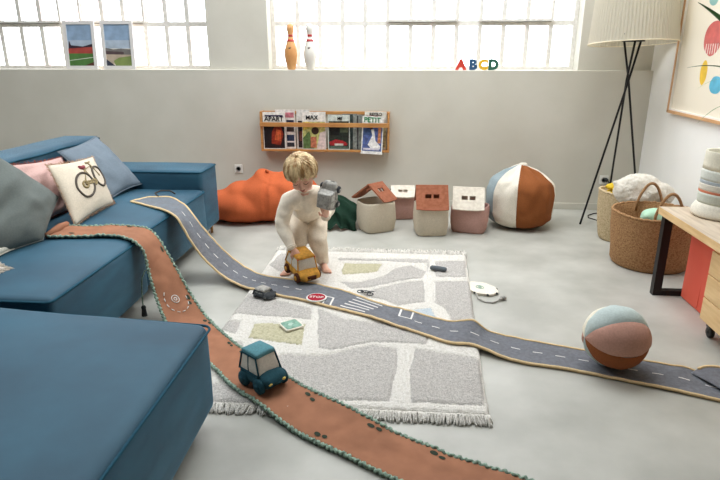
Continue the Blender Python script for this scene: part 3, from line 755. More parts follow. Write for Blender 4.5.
# green cloth
bm = nb(); n, m = 60, 30; g = []
GC = Vector((-.555, 4.63, 0))
for i in range(n+1):
    u = i/n; row = []
    for j in range(m+1):
        v = j/m                                    # 0 at the floor in front, 1 on top towards the wall
        x = GC.x-.155+.31*u+.012*math.sin(v*5+u*3)
        y = GC.y-.10+.02*math.sin(u*19)*(1-v)+.30*v**1.5
        top = .25-.10*(u-.15)**2*2
        z = .004+top*math.sin(v*PI*.52)**1.0+.010*math.sin(v*16+u*4)+ .045*max(0, 1-abs(u-.42)/.13)*(1-v)**4+.014*(.5+.5*math.sin(u*13))*(1-v)**3
        w = .012*noise.noise(Vector((u*5, v*6, 1)))
        row.append(bm.verts.new((x, y+w-.014*math.sin(v*15+u*5), max(z+w, .004))))
    g.append(row)
for i in range(n):
    for j in range(m): bm.faces.new((g[i][j], g[i+1][j], g[i+1][j+1], g[i][j+1]))
r = bmesh.ops.solidify(bm, geom=bm.faces[:], thickness=-.006)
o = obj('leaf_blanket', bm, DKGREEN); rebase(o, (GC.x, GC.y, 0)); tag(o, 'crumpled dark green cloth on the floor between the child and the first toy house bin', 'blanket')

# ------------------------------------------------------------------ house-shaped storage bins
def holed_panel(bm, M, W, H, holes, th=.012):
    """roof panel in its own x (width) and y (down slope) with real openings; corners slightly curled"""
    xs = sorted({-W/2, W/2, *[h[0] for h in holes], *[h[1] for h in holes], *[-W/2+W*k/12 for k in range(13)]})
    ys = sorted({0, -H, *[-h[2] for h in holes], *[-h[3] for h in holes], *[-H*k/8 for k in range(9)]})
    V = {}
    def vv(i, j, s):
        if (i, j, s) not in V:
            x, y = xs[i], ys[j]
            z = s*th-.006*math.sin(x*13+1)*(-y/H)+.010*(abs(2*x/W)**3)*(-y/H)
            V[i, j, s] = bm.verts.new(M @ Vector((x, y, z)))
        return V[i, j, s]
    full = set()
    for i in range(len(xs)-1):
        for j in range(len(ys)-1):
            cx, cy = (xs[i]+xs[i+1])/2, -(ys[j]+ys[j+1])/2
            if not any(h[0] < cx < h[1] and h[2] < cy < h[3] for h in holes): full.add((i, j))
    for i, j in full:
        bm.faces.new((vv(i,j,1), vv(i+1,j,1), vv(i+1,j+1,1), vv(i,j+1,1))); bm.faces.new((vv(i,j,0), vv(i,j+1,0), vv(i+1,j+1,0), vv(i+1,j,0)))
        for di, dj, a, b in ((-1,0,(i,j),(i,j+1)), (1,0,(i+1,j+1),(i+1,j)), (0,-1,(i+1,j),(i,j)), (0,1,(i,j+1),(i+1,j+1))):
            if (i+di, j+dj) not in full:
                bm.faces.new((vv(*a,1), vv(*b,1), vv(*b,0), vv(*a,0)))
def house(label, c, rz, sx, sy, h, body, roof, ridge, ang, ra, rh, roll=0, slots='v', pitch=0, W=None):
    """c: floor centre; rz: body turn; ridge: roof ridge centre; ra: roof turn; ang: slopes front/back"""
    t = thing('toy_house_bin', label, 'storage bin', (c[0], c[1], 0), (0, 0, rz), 'house-shaped fabric bins')
    bm = nb(); M = WM[t.name]
    # open-topped soft body: outer and inner skins
    prof = []
    segs = 48
    def ringpts(s, z):
        out = []
        for k in range(segs):
            a = 2*PI*k/segs; q = (abs(math.cos(a))**5+abs(math.sin(a))**5)**(-1/5.)
            out.append(Vector((math.cos(a)*q*sx/2*s, math.sin(a)*q*sy/2*s, z)))
        return out
    lv = [(.80,.0),(.90,.004),(.955,.02),(.985,.06),(1.02,h*.35),(1.03,h*.6),(1.0,h*.9),(.985,h-.004),(.97,h),(.945,h),(.93,h-.006),(.95,h*.6),(.93,.05),(.88,.02)]
    rings = []
    for s, z in lv:
        R = []
        for k, p in enumerate(ringpts(s, z)):
            p = p+noise.noise_vector(p*9+Vector((c[0]*10,0,0)))*.006*(1 if z > .01 else 0)
            if z > h*.85: p.z += .006*math.sin(k*2*PI/segs*2+c[0]*5)
            R.append(bm.verts.new(M @ p))
        rings.append(R)
    for a, b in zip(rings, rings[1:]):
        for k in range(segs): bm.faces.new((a[k], a[(k+1)%segs], b[(k+1)%segs], b[k]))
    bm.faces.new(rings[0][::-1]); bm.faces.new(rings[-1])
    obj('basket_body', bm, body, t)
    bm = nb()
    W = W or .235
    RM = Matrix.Translation(Vector(ridge)) @ Matrix.Rotation(ra, 4, 'Z') @ Matrix.Rotation(roll, 4, 'Y') @ Matrix.Rotation(pitch, 4, 'X')
    hw = [(-.055,-.006,.07,.105), (.010,.055,.07,.105)] if slots == 'v' else [(-.04,-.004,.05,.085), (.004,.04,.05,.085)]
    rf = nb(); holed_panel(rf, RM @ Matrix.Rotation(ang[0], 4, 'X'), W, rh, hw)
    r_ = obj('roof', rf, roof, t, sharp=50)
    rb = nb(); holed_panel(rb, RM @ Matrix.Rotation(PI, 4, 'Z') @ Matrix.Rotation(ang[1], 4, 'X'), W, rh, hw)
    obj('roof', rb, roof, t, sharp=50)
    bm = nb(); tube(bm, [RM @ Vector((-W/2+W*k/10, 0, .006)) for k in range(11)], .009, 8); obj('roof_ridge', bm, roof, r_)
    return t
TERR = noisy('quilted_terracotta', (146,88,62), (164,102,76), 40, .9, .6, 220, dist=.003)
QCREAM = noisy('quilted_cream', (212,202,186), (228,220,204), 40, .9, .6, 220, dist=.003)
BODYW = fab('bin_cream', (200,188,168)); BODYP = fab('bin_pink', (190,150,140))
house('cream fabric house bin with a terracotta roof turned askew, beside the green cloth', (-.245,4.605), D(28), .275, .25, .245, BODYW, TERR, (-.255,4.63,.375), (D(42), D(40)), D(62), .19, slots='s', roll=D(4), W=.22)
house('pink fabric house bin with a cream roof, small and furthest back of the four', (-.035,5.01), D(5), .23, .22, .20, BODYP, QCREAM, (-.035,5.0,.275), (D(27), D(27)), D(4), .15, slots='s', W=.21)
house('cream fabric house bin with a terracotta roof, panel with two slots facing the room', (.20,4.55), D(8), .26, .25, .25, BODYW, TERR, (.200,4.535,.385), (D(53), D(50)), D(3), .205, W=.255)
house('pink fabric house bin with a cream slotted roof, next to the brown and cream beanbag', (.525,4.66), D(-14), .29, .26, .215, BODYP, QCREAM, (.500,4.63,.352), (D(50), D(46)), D(-4), .195, W=.25)

# ------------------------------------------------------------------ baskets
def basket(name, label, cx, cy, rx, ry, h, mat, taper=.8, handles=(), fine=64, th=.016):
    t = thing(name, label, 'basket', (cx, cy, 0))
    bm = nb()
    prof = [(taper*.96,.0),(taper,.008),(taper+.04,.03),(.93,h*.35),(.99,h*.7),(1.0,h-.02),(1.0,h),(1-th/rx,h),(1-th/rx-.01,h*.7),(.91-th/rx,h*.3),(taper-.03,.03)]
    lathe(bm, prof, (cx, cy, 0), fine, sx=rx, sy=ry, fn=lambda p, a: p+noise.noise_vector(p*4+Vector((cx,0,0)))*.012*(1 if p.z > .02 else 0))
    obj('basket_body', bm, mat, t)
    bm = nb(); n = 120
    tube(bm, [Vector((cx+(rx-.006)*math.cos(2*PI*k/n), cy+(ry-.006)*math.sin(2*PI*k/n), h+.002*math.sin(k*1.6)))+noise.noise_vector(Vector(((rx)*math.cos(2*PI*k/n), ry*math.sin(2*PI*k/n), h))*4+Vector((cx,0,0)))*.012 for k in range(n)], [.010+.002*math.sin(k*2.4) for k in range(n)], 8, True)
    obj('rim', bm, mat, t)
    for H in handles:
        bm = nb(); p0, p1, hh = Vector(H[0]), Vector(H[1]), H[2]
        pts = [p0.lerp(p1, k/20)+Vector((0,0,hh*math.sin(PI*k/20)**.75)) for k in range(21)]
        tube(bm, [p0-Vector((0,0,.06))]+pts+[p1-Vector((0,0,.06))], .010, 8); obj('handle', bm, mat, t)
    return t
basket('woven_basket', 'large brown seagrass basket with loop handles, behind the table leg', 1.695, 3.955, .285, .275, .37, SEAGR, .86, [((1.64,3.83,.37), (1.82,3.84,.37), .15), ((1.66,4.21,.37), (1.83,4.21,.37), .14)])
basket('woven_basket', 'tall pale palm basket between the lamp and the large brown basket', 1.685, 4.515, .195, .19, .385, SEAPALE, .80)
bm = nb(); ball(bm, (1.625, 4.49, .355), (.10,.11,.05), seg=40)
YEL = noisy('yellow_honeycomb', (196,160,30), (228,196,60), 60, .9, .3, 90)
bm2 = nb()
for k in range(70):
    R = random.Random(k); a = R.uniform(0, 2*PI); r = R.uniform(0, 1)**.5
    x, y = 1.625+.095*r*math.cos(a), 4.49+.105*r*math.sin(a); z = .385+.05*math.sqrt(max(0, 1-(r*.87)**2))
    ball(bm2, (x, y, z), .014, seg=8)
me = bpy.data.meshes.new('x'); bm2.to_mesh(me); bm.from_mesh(me); bm2.free(); bpy.data.meshes.remove(me)
o = obj('knitted_ball', bm, YEL); rebase(o, (1.64, 4.49, .31)); tag(o, 'mustard yellow bobbly knit lying in the pale basket', 'knit blanket')
bm = nb()
for c, r in (((1.74,4.36,.435),(.17,.10,.115)), ((1.84,4.33,.40),(.15,.10,.10)), ((1.66,4.36,.42),(.10,.09,.10)), ((1.78,4.34,.385),(.19,.10,.08)), ((1.575,4.37,.475),(.022,.022,.022))): ball(bm, c, r, seg=24)
bm = remesh(bm, .009, 6); bm.transform(Matrix.Translation((-.025, 0, 0))); displace(bm, .006, 26, 3, .005, 70)
o = obj('fleece_cushion', bm, FLUFF); rebase(o, (1.75, 4.39, .32)); tag(o, 'fluffy white fleece cushion propped on the two woven baskets', 'cushion')
bm = nb(); rbox(bm, 1.60, 1.78, 3.88, 3.98, .25, .375, .03, 6, (.01,.01,.02), .012, 14)
o = obj('folded_cloth', bm, fab('mint_cloth', (176,212,184))); rebase(o, (1.69, 3.93, .25)); tag(o, 'mint green cloth lying inside the large brown basket', 'cloth')

# ------------------------------------------------------------------ magazine rack and magazines
rk = thing('magazine_rack', 'narrow oak wall rack with a front rail, holding magazines', 'rack', (-.757, YB, .525))
x0, x1, zb, zt = -1.352, -.168, .525, .885
for nm, a in (('side_panel', (x0, x0+.018, 5.285, YB-.002, zb, zt)), ('side_panel', (x1-.018, x1, 5.285, YB-.002, zb, zt)), ('bottom_shelf', (x0+.018, x1-.018, 5.291, YB-.002, zb, zb+.018)),
              ('back_rail', (x0+.018, x1-.018, YB-.016, YB-.002, zt-.03, zt-.002)), ('front_rail', (x0, x1, 5.270, 5.285, .752, .790))):
    bm = nb(); box(bm, *a, bev=.002); obj(nm, bm, WOOD, rk, False)
def colm(c, r=.45): return plain('print_ink', c, r)
INK = {}
def ink(c):
    if c not in INK: INK[c] = noisy('print_ink', tuple(max(0, v*(.92 if min(c) > 180 else .75)) for v in c), tuple(min(255, v*1.08+3) for v in c), 38, .5, 0, detail=6)
    return INK[c]
CLEAN = {}
def flat_ink(c):
    if c not in CLEAN: CLEAN[c] = noisy('photo_ink', tuple(v*.94 for v in c), tuple(min(255, v*1.05) for v in c), 14, .45, 0, detail=5)
    return CLEAN[c]
def magazine(label, x0, x1, z0, z1, y, cover, art=(), title=None, tilt=0, lean=.0, th=.008):
    """art: (colour, [(u,v)...]) patches in cover fractions; title: (text, size, colour, u, v)"""
    w, h = x1-x0, z1-z0; cx = (x0+x1)/2
    t = thing('magazine', label, 'magazine', (cx, y, z0), (0,0,0), 'magazines in the wall rack')
    M = Matrix.Translation((cx, y, z0)) @ Matrix.Rotation(tilt, 4, 'Y') @ Matrix.Rotation(lean, 4, 'X')
    bm = nb(); box(bm, -w/2, w/2, 0, th, 0, h, M=M); obj('pages', bm, ink((214,210,202)), t, False)
    bm = nb(); box(bm, -w/2, w/2, -.0012, 0, 0, h, M=M)
    cv = obj('cover', bm, ink(cover), t, False)
    for k, (c, P) in enumerate(art):
        bm = nb(); yy = -.0016-.0003*k
        slab(bm, [((u-.5)*w, v*h) for u, v in P], yy, yy+.0004+.0003*k); bm.transform(M); obj('cover_picture', bm, ink(c), cv, False)
    if title:
        s, size, c, u, v = title
        bm = text_bm(s, size, .0004, M @ Matrix.Translation(((u-.5)*w, -.0050, v*h)) @ UP, .0012); obj('cover_title', bm, ink(c), cv, False)
    return t
def R4(a, b, c, d): return [(a, b), (c, b), (c, d), (a, d)]
def O(u, v, a, b, n=14): return [(u+a*math.cos(2*PI*k/n), v+b*math.sin(2*PI*k/n)) for k in range(n)]
rd = random.Random(2)
magazine('magazine with a dark cover and a red flame-like picture, leftmost in the rack', -1.328, -1.120, .545, .880, 5.300, (226,222,214),
    [((34,26,28), R4(.03,.02,.95,.72)), ((146,50,30), [(.35,.15),(.75,.10),(.9,.4),(.8,.6),(.55,.66),(.38,.45)]), ((206,96,54), [(.5,.25),(.78,.22),(.8,.5),(.6,.55)]), ((188,176,60), R4(.04,.64,.35,.68)), ((60,50,80), R4(.1,.88,.9,.92))], ('APART', .058, (30,28,30), .5, .76))
magazine('white magazine with small dark pictures in a column, second from the left', -1.215, -1.035, .545, .900, 5.325, (222,214,208),
    [((52,56,74), R4(.56,.60,.94,.74)), ((60,50,46), R4(.56,.44,.94,.56)), ((46,58,84), R4(.56,.20,.94,.36)), ((196,120,130), R4(.5,.80,.95,.93)), ((60,60,66), R4(.56,.05,.94,.16))])
magazine('magazine in the rack with a dark left strip, half behind the yellow and green one', -1.020, -.90, .545, .90, 5.325, (216,212,206),
    [((44,38,40), R4(.1,.03,.75,.72)), ((120,70,60), R4(.2,.2,.6,.45))])
magazine('magazine with a man in yellow and green, middle of the rack', -.965, -.748, .545, .885, 5.300, (226,222,214),
    [((196,196,120), R4(.02,.02,.98,.74)), ((92,120,70), [(.02,.02),(.5,.02),(.3,.5),(.02,.3)]), ((216,200,90), [(.05,.5),(.4,.6),(.3,.74),(.05,.74)]), ((60,40,34), O(.55,.5,.16,.10)), ((214,196,190), [(.6,.02),(.98,.02),(.98,.5),(.75,.45)]), ((196,120,90), R4(.35,.05,.6,.34))], ('MAX', .052, (24,24,26), .42, .80))
magazine('magazine with a dark photo of a red car, right of the middle', -.728, -.528, .545, .860, 5.300, (196,204,196),
    [((42,50,42), R4(.04,.03,.96,.82)), ((24,26,24), R4(.1,.42,.5,.72)), ((84,98,74), R4(.55,.5,.92,.78)), ((170,44,48), [(.05,.22),(.35,.3),(.7,.26),(.9,.18),(.85,.12),(.1,.12)]), ((206,200,190), R4(.3,.12,.7,.18)), ((90,110,96), R4(.08,.05,.9,.10))], ('ME', .036, (20,20,22), .55, .86))
magazine('dark magazine showing only its edge, behind the one with the red car', -.60, -.462, .545, .865, 5.330, (70,84,82), [((120,130,124), R4(.8,.02,.97,.98))])
magazine('thin grey magazine showing its edge beside the tilted one', -.50, -.418, .545, .86, 5.315, (136,142,136), [((60,60,62), R4(.45,.02,.6,.98))])
magazine('white-framed magazine behind the rail, upright at the right end of the rack', -.395, -.196, .545, .885, 5.345, (222,218,206), [((206,190,140), R4(.7,.05,.98,.7)), ((180,90,80), R4(.05,.86,.6,.9))], ('RETRO', .036, (60,50,46), .5, .90))
magazine('magazine with a white figure on blue, hung askew in front at the right end', -.425, -.232, .512, .850, 5.274, (226,224,218),
    [((88,104,158), R4(.05,.08,.95,.80)), ((60,80,120), R4(.05,.5,.5,.8)), ((228,226,222), [(.30,.25),(.5,.5),(.42,.66),(.56,.66),(.66,.36),(.9,.22),(.88,.14),(.45,.16)]), ((86,56,44), O(.42,.70,.07,.05)), ((196,130,90), R4(.76,.3,.9,.7)), ((210,206,214), R4(.1,.11,.85,.16))], ('PETIT', .062, (40,130,80), .46, .845), tilt=D(2.5), lean=D(-6))

# ------------------------------------------------------------------ things on the ledge
LZ = 1.2465
def pin(x, y, col, band, label):
    t = thing('bowling_pin', label, 'bowling pin', (x, y, LZ), group='bowling pins on the ledge')
    prof = [(.030,0),(.034,.004),(.046,.045),(.0565,.095),(.060,.135),(.056,.175),(.043,.220),(.029,.262),(.0235,.290),(.0265,.315),(.0325,.340),(.0325,.362),(.024,.383),(.010,.393),(.0,.395)]
    def sm(pr, k=4):
        out = []
        for i in range(len(pr)-1):
            p0, p1, p2, p3 = pr[max(i-1,0)], pr[i], pr[i+1], pr[min(i+2,len(pr)-1)]
            for q in range(k):
                s = q/k; out.append(tuple(max(0,.5*((2*p1[j])+(p2[j]-p0[j])*s+(2*p0[j]-5*p1[j]+4*p2[j]-p3[j])*s*s+(3*p1[j]-p0[j]-3*p2[j]+p3[j])*s**3)) for j in (0,1)))
        return out+[pr[-1]]
    pr = sm(prof); pr[-1] = (0, .395)
    bm = nb(); lathe(bm, pr, (x, y, LZ), 32); obj('pin_body', bm, col, t)
    for a, b in ((.240,.262), (.283,.305)):
        bm = nb(); sub = [(r+.0008, z) for r, z in pr if a <= z <= b]; lathe(bm, sub, (x, y, LZ), 32); obj('red_band', bm, band, t)
    bm = nb(); slab(bm, [(x-.012,LZ+.19),(x-.004,LZ+.196),(x,LZ+.186),(x+.006,LZ+.197),(x+.011,LZ+.190),(x+.003,LZ+.180),(x+.006,LZ+.170),(x,LZ+.175),(x-.007,LZ+.168)], y-.0545, y-.045); obj('pin_emblem', bm, plain('pin_ink', (70,60,50), .5), t, False)
pin(-1.074, 5.455, noisy('worn_wood', (206,148,92), (222,170,112), 8, .4, .05), plain('band_red', (186,54,44), .5), 'orange-brown wooden bowling pin with two red bands on the ledge')
pin(-.900, 5.455, plain('pin_white', (224,220,210), .35), plain('band_red', (176,44,44), .5), 'white bowling pin with two red bands on the ledge')
def letter(ch, x, c, label):
    bm = text_bm(ch, .128, .009, Matrix.Translation((x, 5.44, LZ+.001)) @ UP, .009)
    zs = [v.co.z for v in bm.verts]; dz = LZ+.0005-min(zs)
    s = .094/(max(zs)-min(zs))
    for v in bm.verts: v.co = Vector(((v.co.x-x)*s*1.0+x, v.co.y, (v.co.z-min(zs))*s+LZ+.0005))
    o = obj('wooden_letter', bm, plain('letter_paint', c, .5), None, False); rebase(o, (x, 5.44, LZ)); tag(o, label, 'letter', 'wooden letters on the ledge')
letter('A', .454, (206,66,48), 'red letter A standing on the window ledge'); letter('B', .560, (44,84,120), 'blue letter B standing on the window ledge')
letter('C', .650, (224,176,40), 'yellow letter C standing on the window ledge'); letter('D', .738, (34,92,74), 'green letter D standing on the window ledge')
def photo(x0, x1, label, kind):
    w, h = x1-x0, .425; t = thing('framed_photo', label, 'picture', ((x0+x1)/2, 5.44, LZ), group='stadium photos on the ledge')
    M = Matrix.Translation(((x0+x1)/2, 5.43, LZ+.002)) @ Matrix.Rotation(D(-4), 4, 'X')
    bm = nb(); b = .030
    for q in ((-w/2, w/2, 0, .018, 0, b), (-w/2, w/2, 0, .018, h-b, h), (-w/2, -w/2+b, 0, .018, b, h-b), (w/2-b, w/2, 0, .018, b, h-b)): box(bm, *q, M=M)
    obj('frame', bm, plain('frame_white', (226,222,218), .5), t, False)
    bm = nb(); box(bm, -w/2+b, w/2-b, .010, .016, b, h-b, M=M); obj('backing_board', bm, PAPER, t, False)
    X0, X1, Z0, Z1 = -w/2+b, w/2-b, b, h-b; W_, H_ = X1-X0, Z1-Z0
    def pt(l, y=.0085): return [M @ Vector((X0+u*W_, y, Z0+v*H_)) for u, v in l]
    bm = nb()
    L_ = [((146,170,196), R4(0,.42,1,1)), ((176,190,204), R4(0,.42,1,.62))]
    if kind == 0: L_ += [((58,46,56), [(0,.36),(.06,.62),(.12,.50),(.6,.47),(1,.54),(1,.30),(0,.30)]), ((170,74,66), [(0,.42),(1,.46),(1,.28),(0,.26)]), ((84,126,66), R4(0,0,1,.30)), ((214,220,204), [(0,.12),(1,.20),(1,.215),(0,.135)]), ((96,60,48), [(.6,0),(1,.10),(1,0)])]
    else: L_ += [((120,116,112), [(0,.44),(.3,.40),(.6,.42),(.98,.40),(.98,.26),(0,.24)]), ((86,70,72), [(0,.36),(.7,.34),(.7,.27),(0,.28)]), ((188,170,150), [(0,.28),(1,.27),(1,.12),(0,.02)]), ((132,148,86), [(.28,.12),(.5,.20),(1,.24),(1,0),(.35,0)]), ((60,64,78), [(0,0),(0,.16),(.34,0)]), ((70,72,70), R4(.955,.4,.965,.66))]
    for k, (c, P) in enumerate(L_):
        pp = pt(P, .0098-.0002*k); f = bm.faces.new([bm.verts.new(p) for p in pp]); f.material_index = k
    me_m = [flat_ink(c) for c, _ in L_]
    obj('photo_print', bm, me_m, t, False)
photo(-3.205, -2.905, 'white-framed photo of a red stadium stand and green pitch, left one on the ledge', 0)
photo(-2.845, -2.540, 'white-framed photo of a pale baseball field, right one on the ledge', 1)

# ------------------------------------------------------------------ floor lamp
lm = thing('floor_lamp', 'black crossed tripod floor lamp with a pleated cream shade in the corner', 'lamp', (1.755, 5.0, 0))
X_ = Vector((1.755, 5.0, 1.19))
for f, tp in (((1.485,4.895,0), (1.822,5.022,1.485)), ((1.955,4.85,0), (1.700,5.045,1.485)), ((1.815,5.27,0), (1.745,4.930,1.485))):
    bm = nb(); f = Vector(f); tp = Vector(tp); off = Vector((0,0,0))
    d = (X_-f).normalized(); tube(bm, [f, X_+d.cross(Vector((0,0,1))).normalized()*.010, tp], .0085, 10); obj('leg', bm, BLACKM, lm)
bm = nb(); cyl(bm, (1.755,5,1.478), (1.755,5,1.494), .085, seg=32); obj('top_plate', bm, BLACKM, lm)
bm = nb(); cyl(bm, (1.755,5,1.49), (1.755,5,1.60), .02, seg=20); ball(bm, (1.755,5,1.64), (.045,.045,.06)); obj('bulb', bm, plain('bulb_glass', (240,236,226), .3), lm)
def shade_mat():
    m, nt, b = base('pleated_shade'); N = nt.nodes; L = nt.links
    b.inputs['Base Color'].default_value = rgb((214,208,192)); b.inputs['Roughness'].default_value = .8
    tl = N.new('ShaderNodeBsdfTranslucent'); tl.inputs['Color'].default_value = rgb((200,192,168))
    mx = N.new('ShaderNodeMixShader'); mx.inputs['Fac'].default_value = .45
    L.new(b.outputs[0], mx.inputs[1]); L.new(tl.outputs[0], mx.inputs[2]); L.new(mx.outputs[0], N['Material Output'].inputs['Surface']); return m
SH = shade_mat()
MS = Matrix.Translation((1.752, 5.0, 1.462)) @ Matrix.Rotation(D(-1.2), 4, 'Y') @ Matrix.Rotation(D(-4), 4, 'X')
bm = nb(); seg = 320; R0, R1, HS = .332, .285, .52; rings = []
for z in (0, .02, .26, .50, .52):
    R_ = R0+(R1-R0)*z/HS; ring = []
    for k in range(seg):
        a = 2*PI*k/seg; rr = R_-(.005 if k % 4 in (0, 1) else 0)*(1 if .01 < z < .51 else .4)
        ring.append(bm.verts.new(MS @ Vector((rr*math.cos(a), rr*math.sin(a), z))))
    rings.append(ring)
for a, b in zip(rings, rings[1:]):
    for k in range(seg): bm.faces.new((a[k], a[(k+1)%seg], b[(k+1)%seg], b[k]))
s_ = obj('lamp_shade', bm, SH, lm, sharp=12)
for z, R_ in ((.004, R0), (HS-.004, R1)):
    bm = nb(); tube(bm, [MS @ Vector((R_*math.cos(2*PI*k/80), R_*math.sin(2*PI*k/80), z)) for k in range(80)], .0045, 6, True); obj('shade_band', bm, plain('shade_trim', (232,220,192), .7), s_)
bm = nb()
for k in range(3):
    a = 2*PI*k/3; cyl(bm, (1.755,5,1.59), MS @ Vector((.328*math.cos(a), .328*math.sin(a), .05)), .003, seg=8)
obj('shade_spider', bm, BLACKM, lm)
bm = nb(); tube(bm, [(1.83,5.372,.285),(1.84,5.35,.26),(1.845,5.34,.1),(1.86,5.3,.012),(1.80,5.27,.006),(1.70,5.24,.006),(1.63,5.17,.006),(1.61,5.09,.006),(1.66,5.01,.006),(1.78,4.98,.006),(1.86,5.05,.006),(1.83,5.20,.006),(1.815,5.27,.02)], .0045, 6)
obj('power_cord', bm, BLACKP, lm)
bm = nb(); cyl(bm, (1.815,5.388,.288), (1.815,5.350,.288), .019, .015, 20); obj('plug', bm, BLACKP, lm)

# ------------------------------------------------------------------ framed picture on the right wall
pf = thing('framed_picture', 'large wood-framed abstract print of coloured blobs on the right wall', 'picture', (XR, 4.43, .94))
ya, yb_, za, zb = 4.93, 3.93, .94, 2.02
bm = nb()
for q in ((ya-.022, ya, za, zb), (yb_, yb_+.022, za, zb), (yb_, ya, za, za+.022), (yb_, ya, zb-.022, zb)): box(bm, 2.062, 2.098, *q)
obj('frame', bm, noisy('light_frame_wood', (206,158,112), (220,176,130), 6, .5, .08, 60), pf, False)
bm = nb(); box(bm, 2.082, 2.098, yb_+.02, ya-.02, za+.02, zb-.02); obj('backing_paper', bm, PAPER, pf, False)
bm = nb()
for q in ((ya-.034, ya-.022, za+.022, zb-.022), (yb_+.022, yb_+.034, za+.022, zb-.022), (yb_+.034, ya-.034, za+.022, za+.034), (yb_+.034, ya-.034, zb-.034, zb-.022)): box(bm, 2.068, 2.098, *q)
obj('inner_mount', bm, plain('mount_white', (240,236,228), .5), pf, False)
def blob(c, cy, cz, ry, rz, nm, lay=0, sd=0, cut=None):
    bm = nb(); P = []
    for k in range(40):
        a = 2*PI*k/40; w = 1+.06*noise.noise(Vector((math.cos(a)*1.5+sd, math.sin(a)*1.5, 0)))
        y, z = cy+ry*w*math.cos(a), cz+rz*w*math.sin(a)
        if cut: z = max(z, cut)
        P.append((y, z))
    x = 2.0815-.0004*lay; A = [bm.verts.new((x, y, z)) for y, z in P]; bm.faces.new(A)
    return obj(nm, bm, flat_ink(c), pf, False)
blob((206,104,98), 4.42, 1.49, .125, .115, 'red_shape', 0, 1)
blob((232,190,60), 4.47, 1.26, .05, .085, 'yellow_shape', 0, 4)
blob((92,178,206), 4.27, 1.185, .085, .06, 'blue_shape', 0, 7)
blob((134,176,170), 4.50, 1.76, .07, .055, 'green_shape', 0, 9)
blob((226,150,150), 4.12, 1.33, .06, .07, 'pink_shape', 0, 12)
bm = nb()
for k in range(6):
    y = 4.50-.032*k; poly(bm, [(2.080, y, 1.455-.0), (2.080, y-.010, 1.455), (2.080, y-.012, 1.385), (2.080, y-.004, 1.385)])
obj('drip_stripes', bm, ink((240,226,214)), pf, False)

# ------------------------------------------------------------------ table and what is under it
tb = thing('table', 'low wooden table with a black steel frame leg at the right wall', 'table', (1.78, 2.5, 0))
bm = nb(); box(bm, 1.475, 2.085, 1.3, 3.42, .498, .541, bev=.002)
for f in bm.faces: f.material_index = 1 if f.normal.z > .5 and f.calc_center_median().z > .53 else 0
bm.normal_update()
for f in bm.faces: f.material_index = 1 if f.normal.z > .9 else 0
obj('table_top', bm, [WOODL, WOODTOP], tb, False)
for yy in (3.39, 1.45):
    bm = nb(); yq = yy
    for q in ((1.498, 1.546), (2.02, 2.068)): box(bm, q[0], q[1], yq-.022, yq+.022, 0, .498)
    box(bm, 1.546, 2.02, yq-.022, yq+.022, 0, .032); box(bm, 1.546, 2.02, yq-.022, yq+.022, .47, .498)
    obj('leg', bm, BLACKM, tb, False)
bx_ = thing('storage_box', 'coral red fabric storage box standing under the table', 'box', (1.85, 3.12, 0))
bm = nb(); rbox(bm, 1.655, 2.04, 2.89, 3.36, .002, .455, .012, 8, (.006,.004,.0), .004, 4, seed=3); obj('box_body', bm, REDB, bx_)
bm = nb(); tube(bm, [(1.6535, 3.15, z/20*.45) for z in range(1, 20)], .003, 6); obj('side_seam', bm, REDB, bx_)
cb = thing('drawer_cabinet', 'pale wood drawer cabinet on black castors at the right edge, under the table', 'cabinet', (1.76, 2.3, 0))
bm = nb(); box(bm, 1.547, 2.0, 1.75, 2.872, .088, .462, bev=.002); obj('cabinet_body', bm, WOODL, cb, False)
for z0, z1 in ((.092, .208), (.214, .332), (.338, .458)):
    for y0, y1 in ((1.754, 2.868),):
        bm = nb(); box(bm, 1.528, 1.545, y0, y1, z0, z1, bev=.002); dr = obj('drawer', bm, WOODL, cb, False)
        bm = nb(); box(bm, 1.520, 1.529, (y0+y1)/2-.06, (y0+y1)/2+.06, (z0+z1)/2-.006, (z0+z1)/2+.006, bev=.002); obj('handle', bm, BLACKM, dr, False)
for x, y in ((1.575, 2.83), (1.575, 1.80), (1.96, 2.83), (1.96, 1.80)):
    bm = nb(); lathe(bm, [(.0,-.013),(.022,-.013),(.029,-.009),(.029,.009),(.022,.013),(0,.013)], seg=24, M=Matrix.Translation((x, y, .030)) @ Matrix.Rotation(PI/2, 4, 'Y') @ Matrix.Rotation(D(0), 4, 'Z'))
    ca = obj('castor', bm, BLACKP, cb, sharp=40)
    bm = nb(); box(bm, x-.018, x+.018, y-.016, y+.020, .052, .088, bev=.005); cyl(bm, (x-.019,y,.030), (x+.019,y,.030), .006, seg=10); obj('castor_fork', bm, plain('castor_metal', (90,90,88), .4, .8), ca, False)

# striped pot with a plant on the table
PCX, PCY = 1.725, 3.23
pt_ = thing('potted_plant', 'long-leaved green plant in a striped fabric pot on the table', 'plant', (PCX, PCY, .541))
bm = nb()
STR = [((222,216,200), 0, .085), ((198,202,190), .085, .15), ((206,128,100), .15, .165), ((212,206,192), .165, .205), ((168,176,180), .205, .225), ((204,206,196), .225, .29), ((222,216,196), .29, .40)]
for k, (c, a, b) in enumerate([(c, a*.88, b*.88) for c, a, b in STR]):
    bm = nb(); pr = []
    for q in range(5):
        z = a+(b-a)*q/4; r = .150-.03*min(1, z/.07)**2+.006*math.sin(z*14) if z < .07 else .120+.007*math.sin(z*9)
        pr.append((r, z))
    if k == 0: pr = [(0,.0),(.13,.0),(.146,.008)]+pr[1:]
    if k == len(STR)-1: pr += [(.118,.356),(.108,.350),(.108,.27),(0,.27)]
    lathe(bm, pr, (PCX, PCY, .5415), 48, fn=lambda p, a: p+noise.noise_vector(p*5)*.007*(1 if p.z > .02 else 0))
    obj('pot_band', bm, fab('pot_fabric', c), pt_)
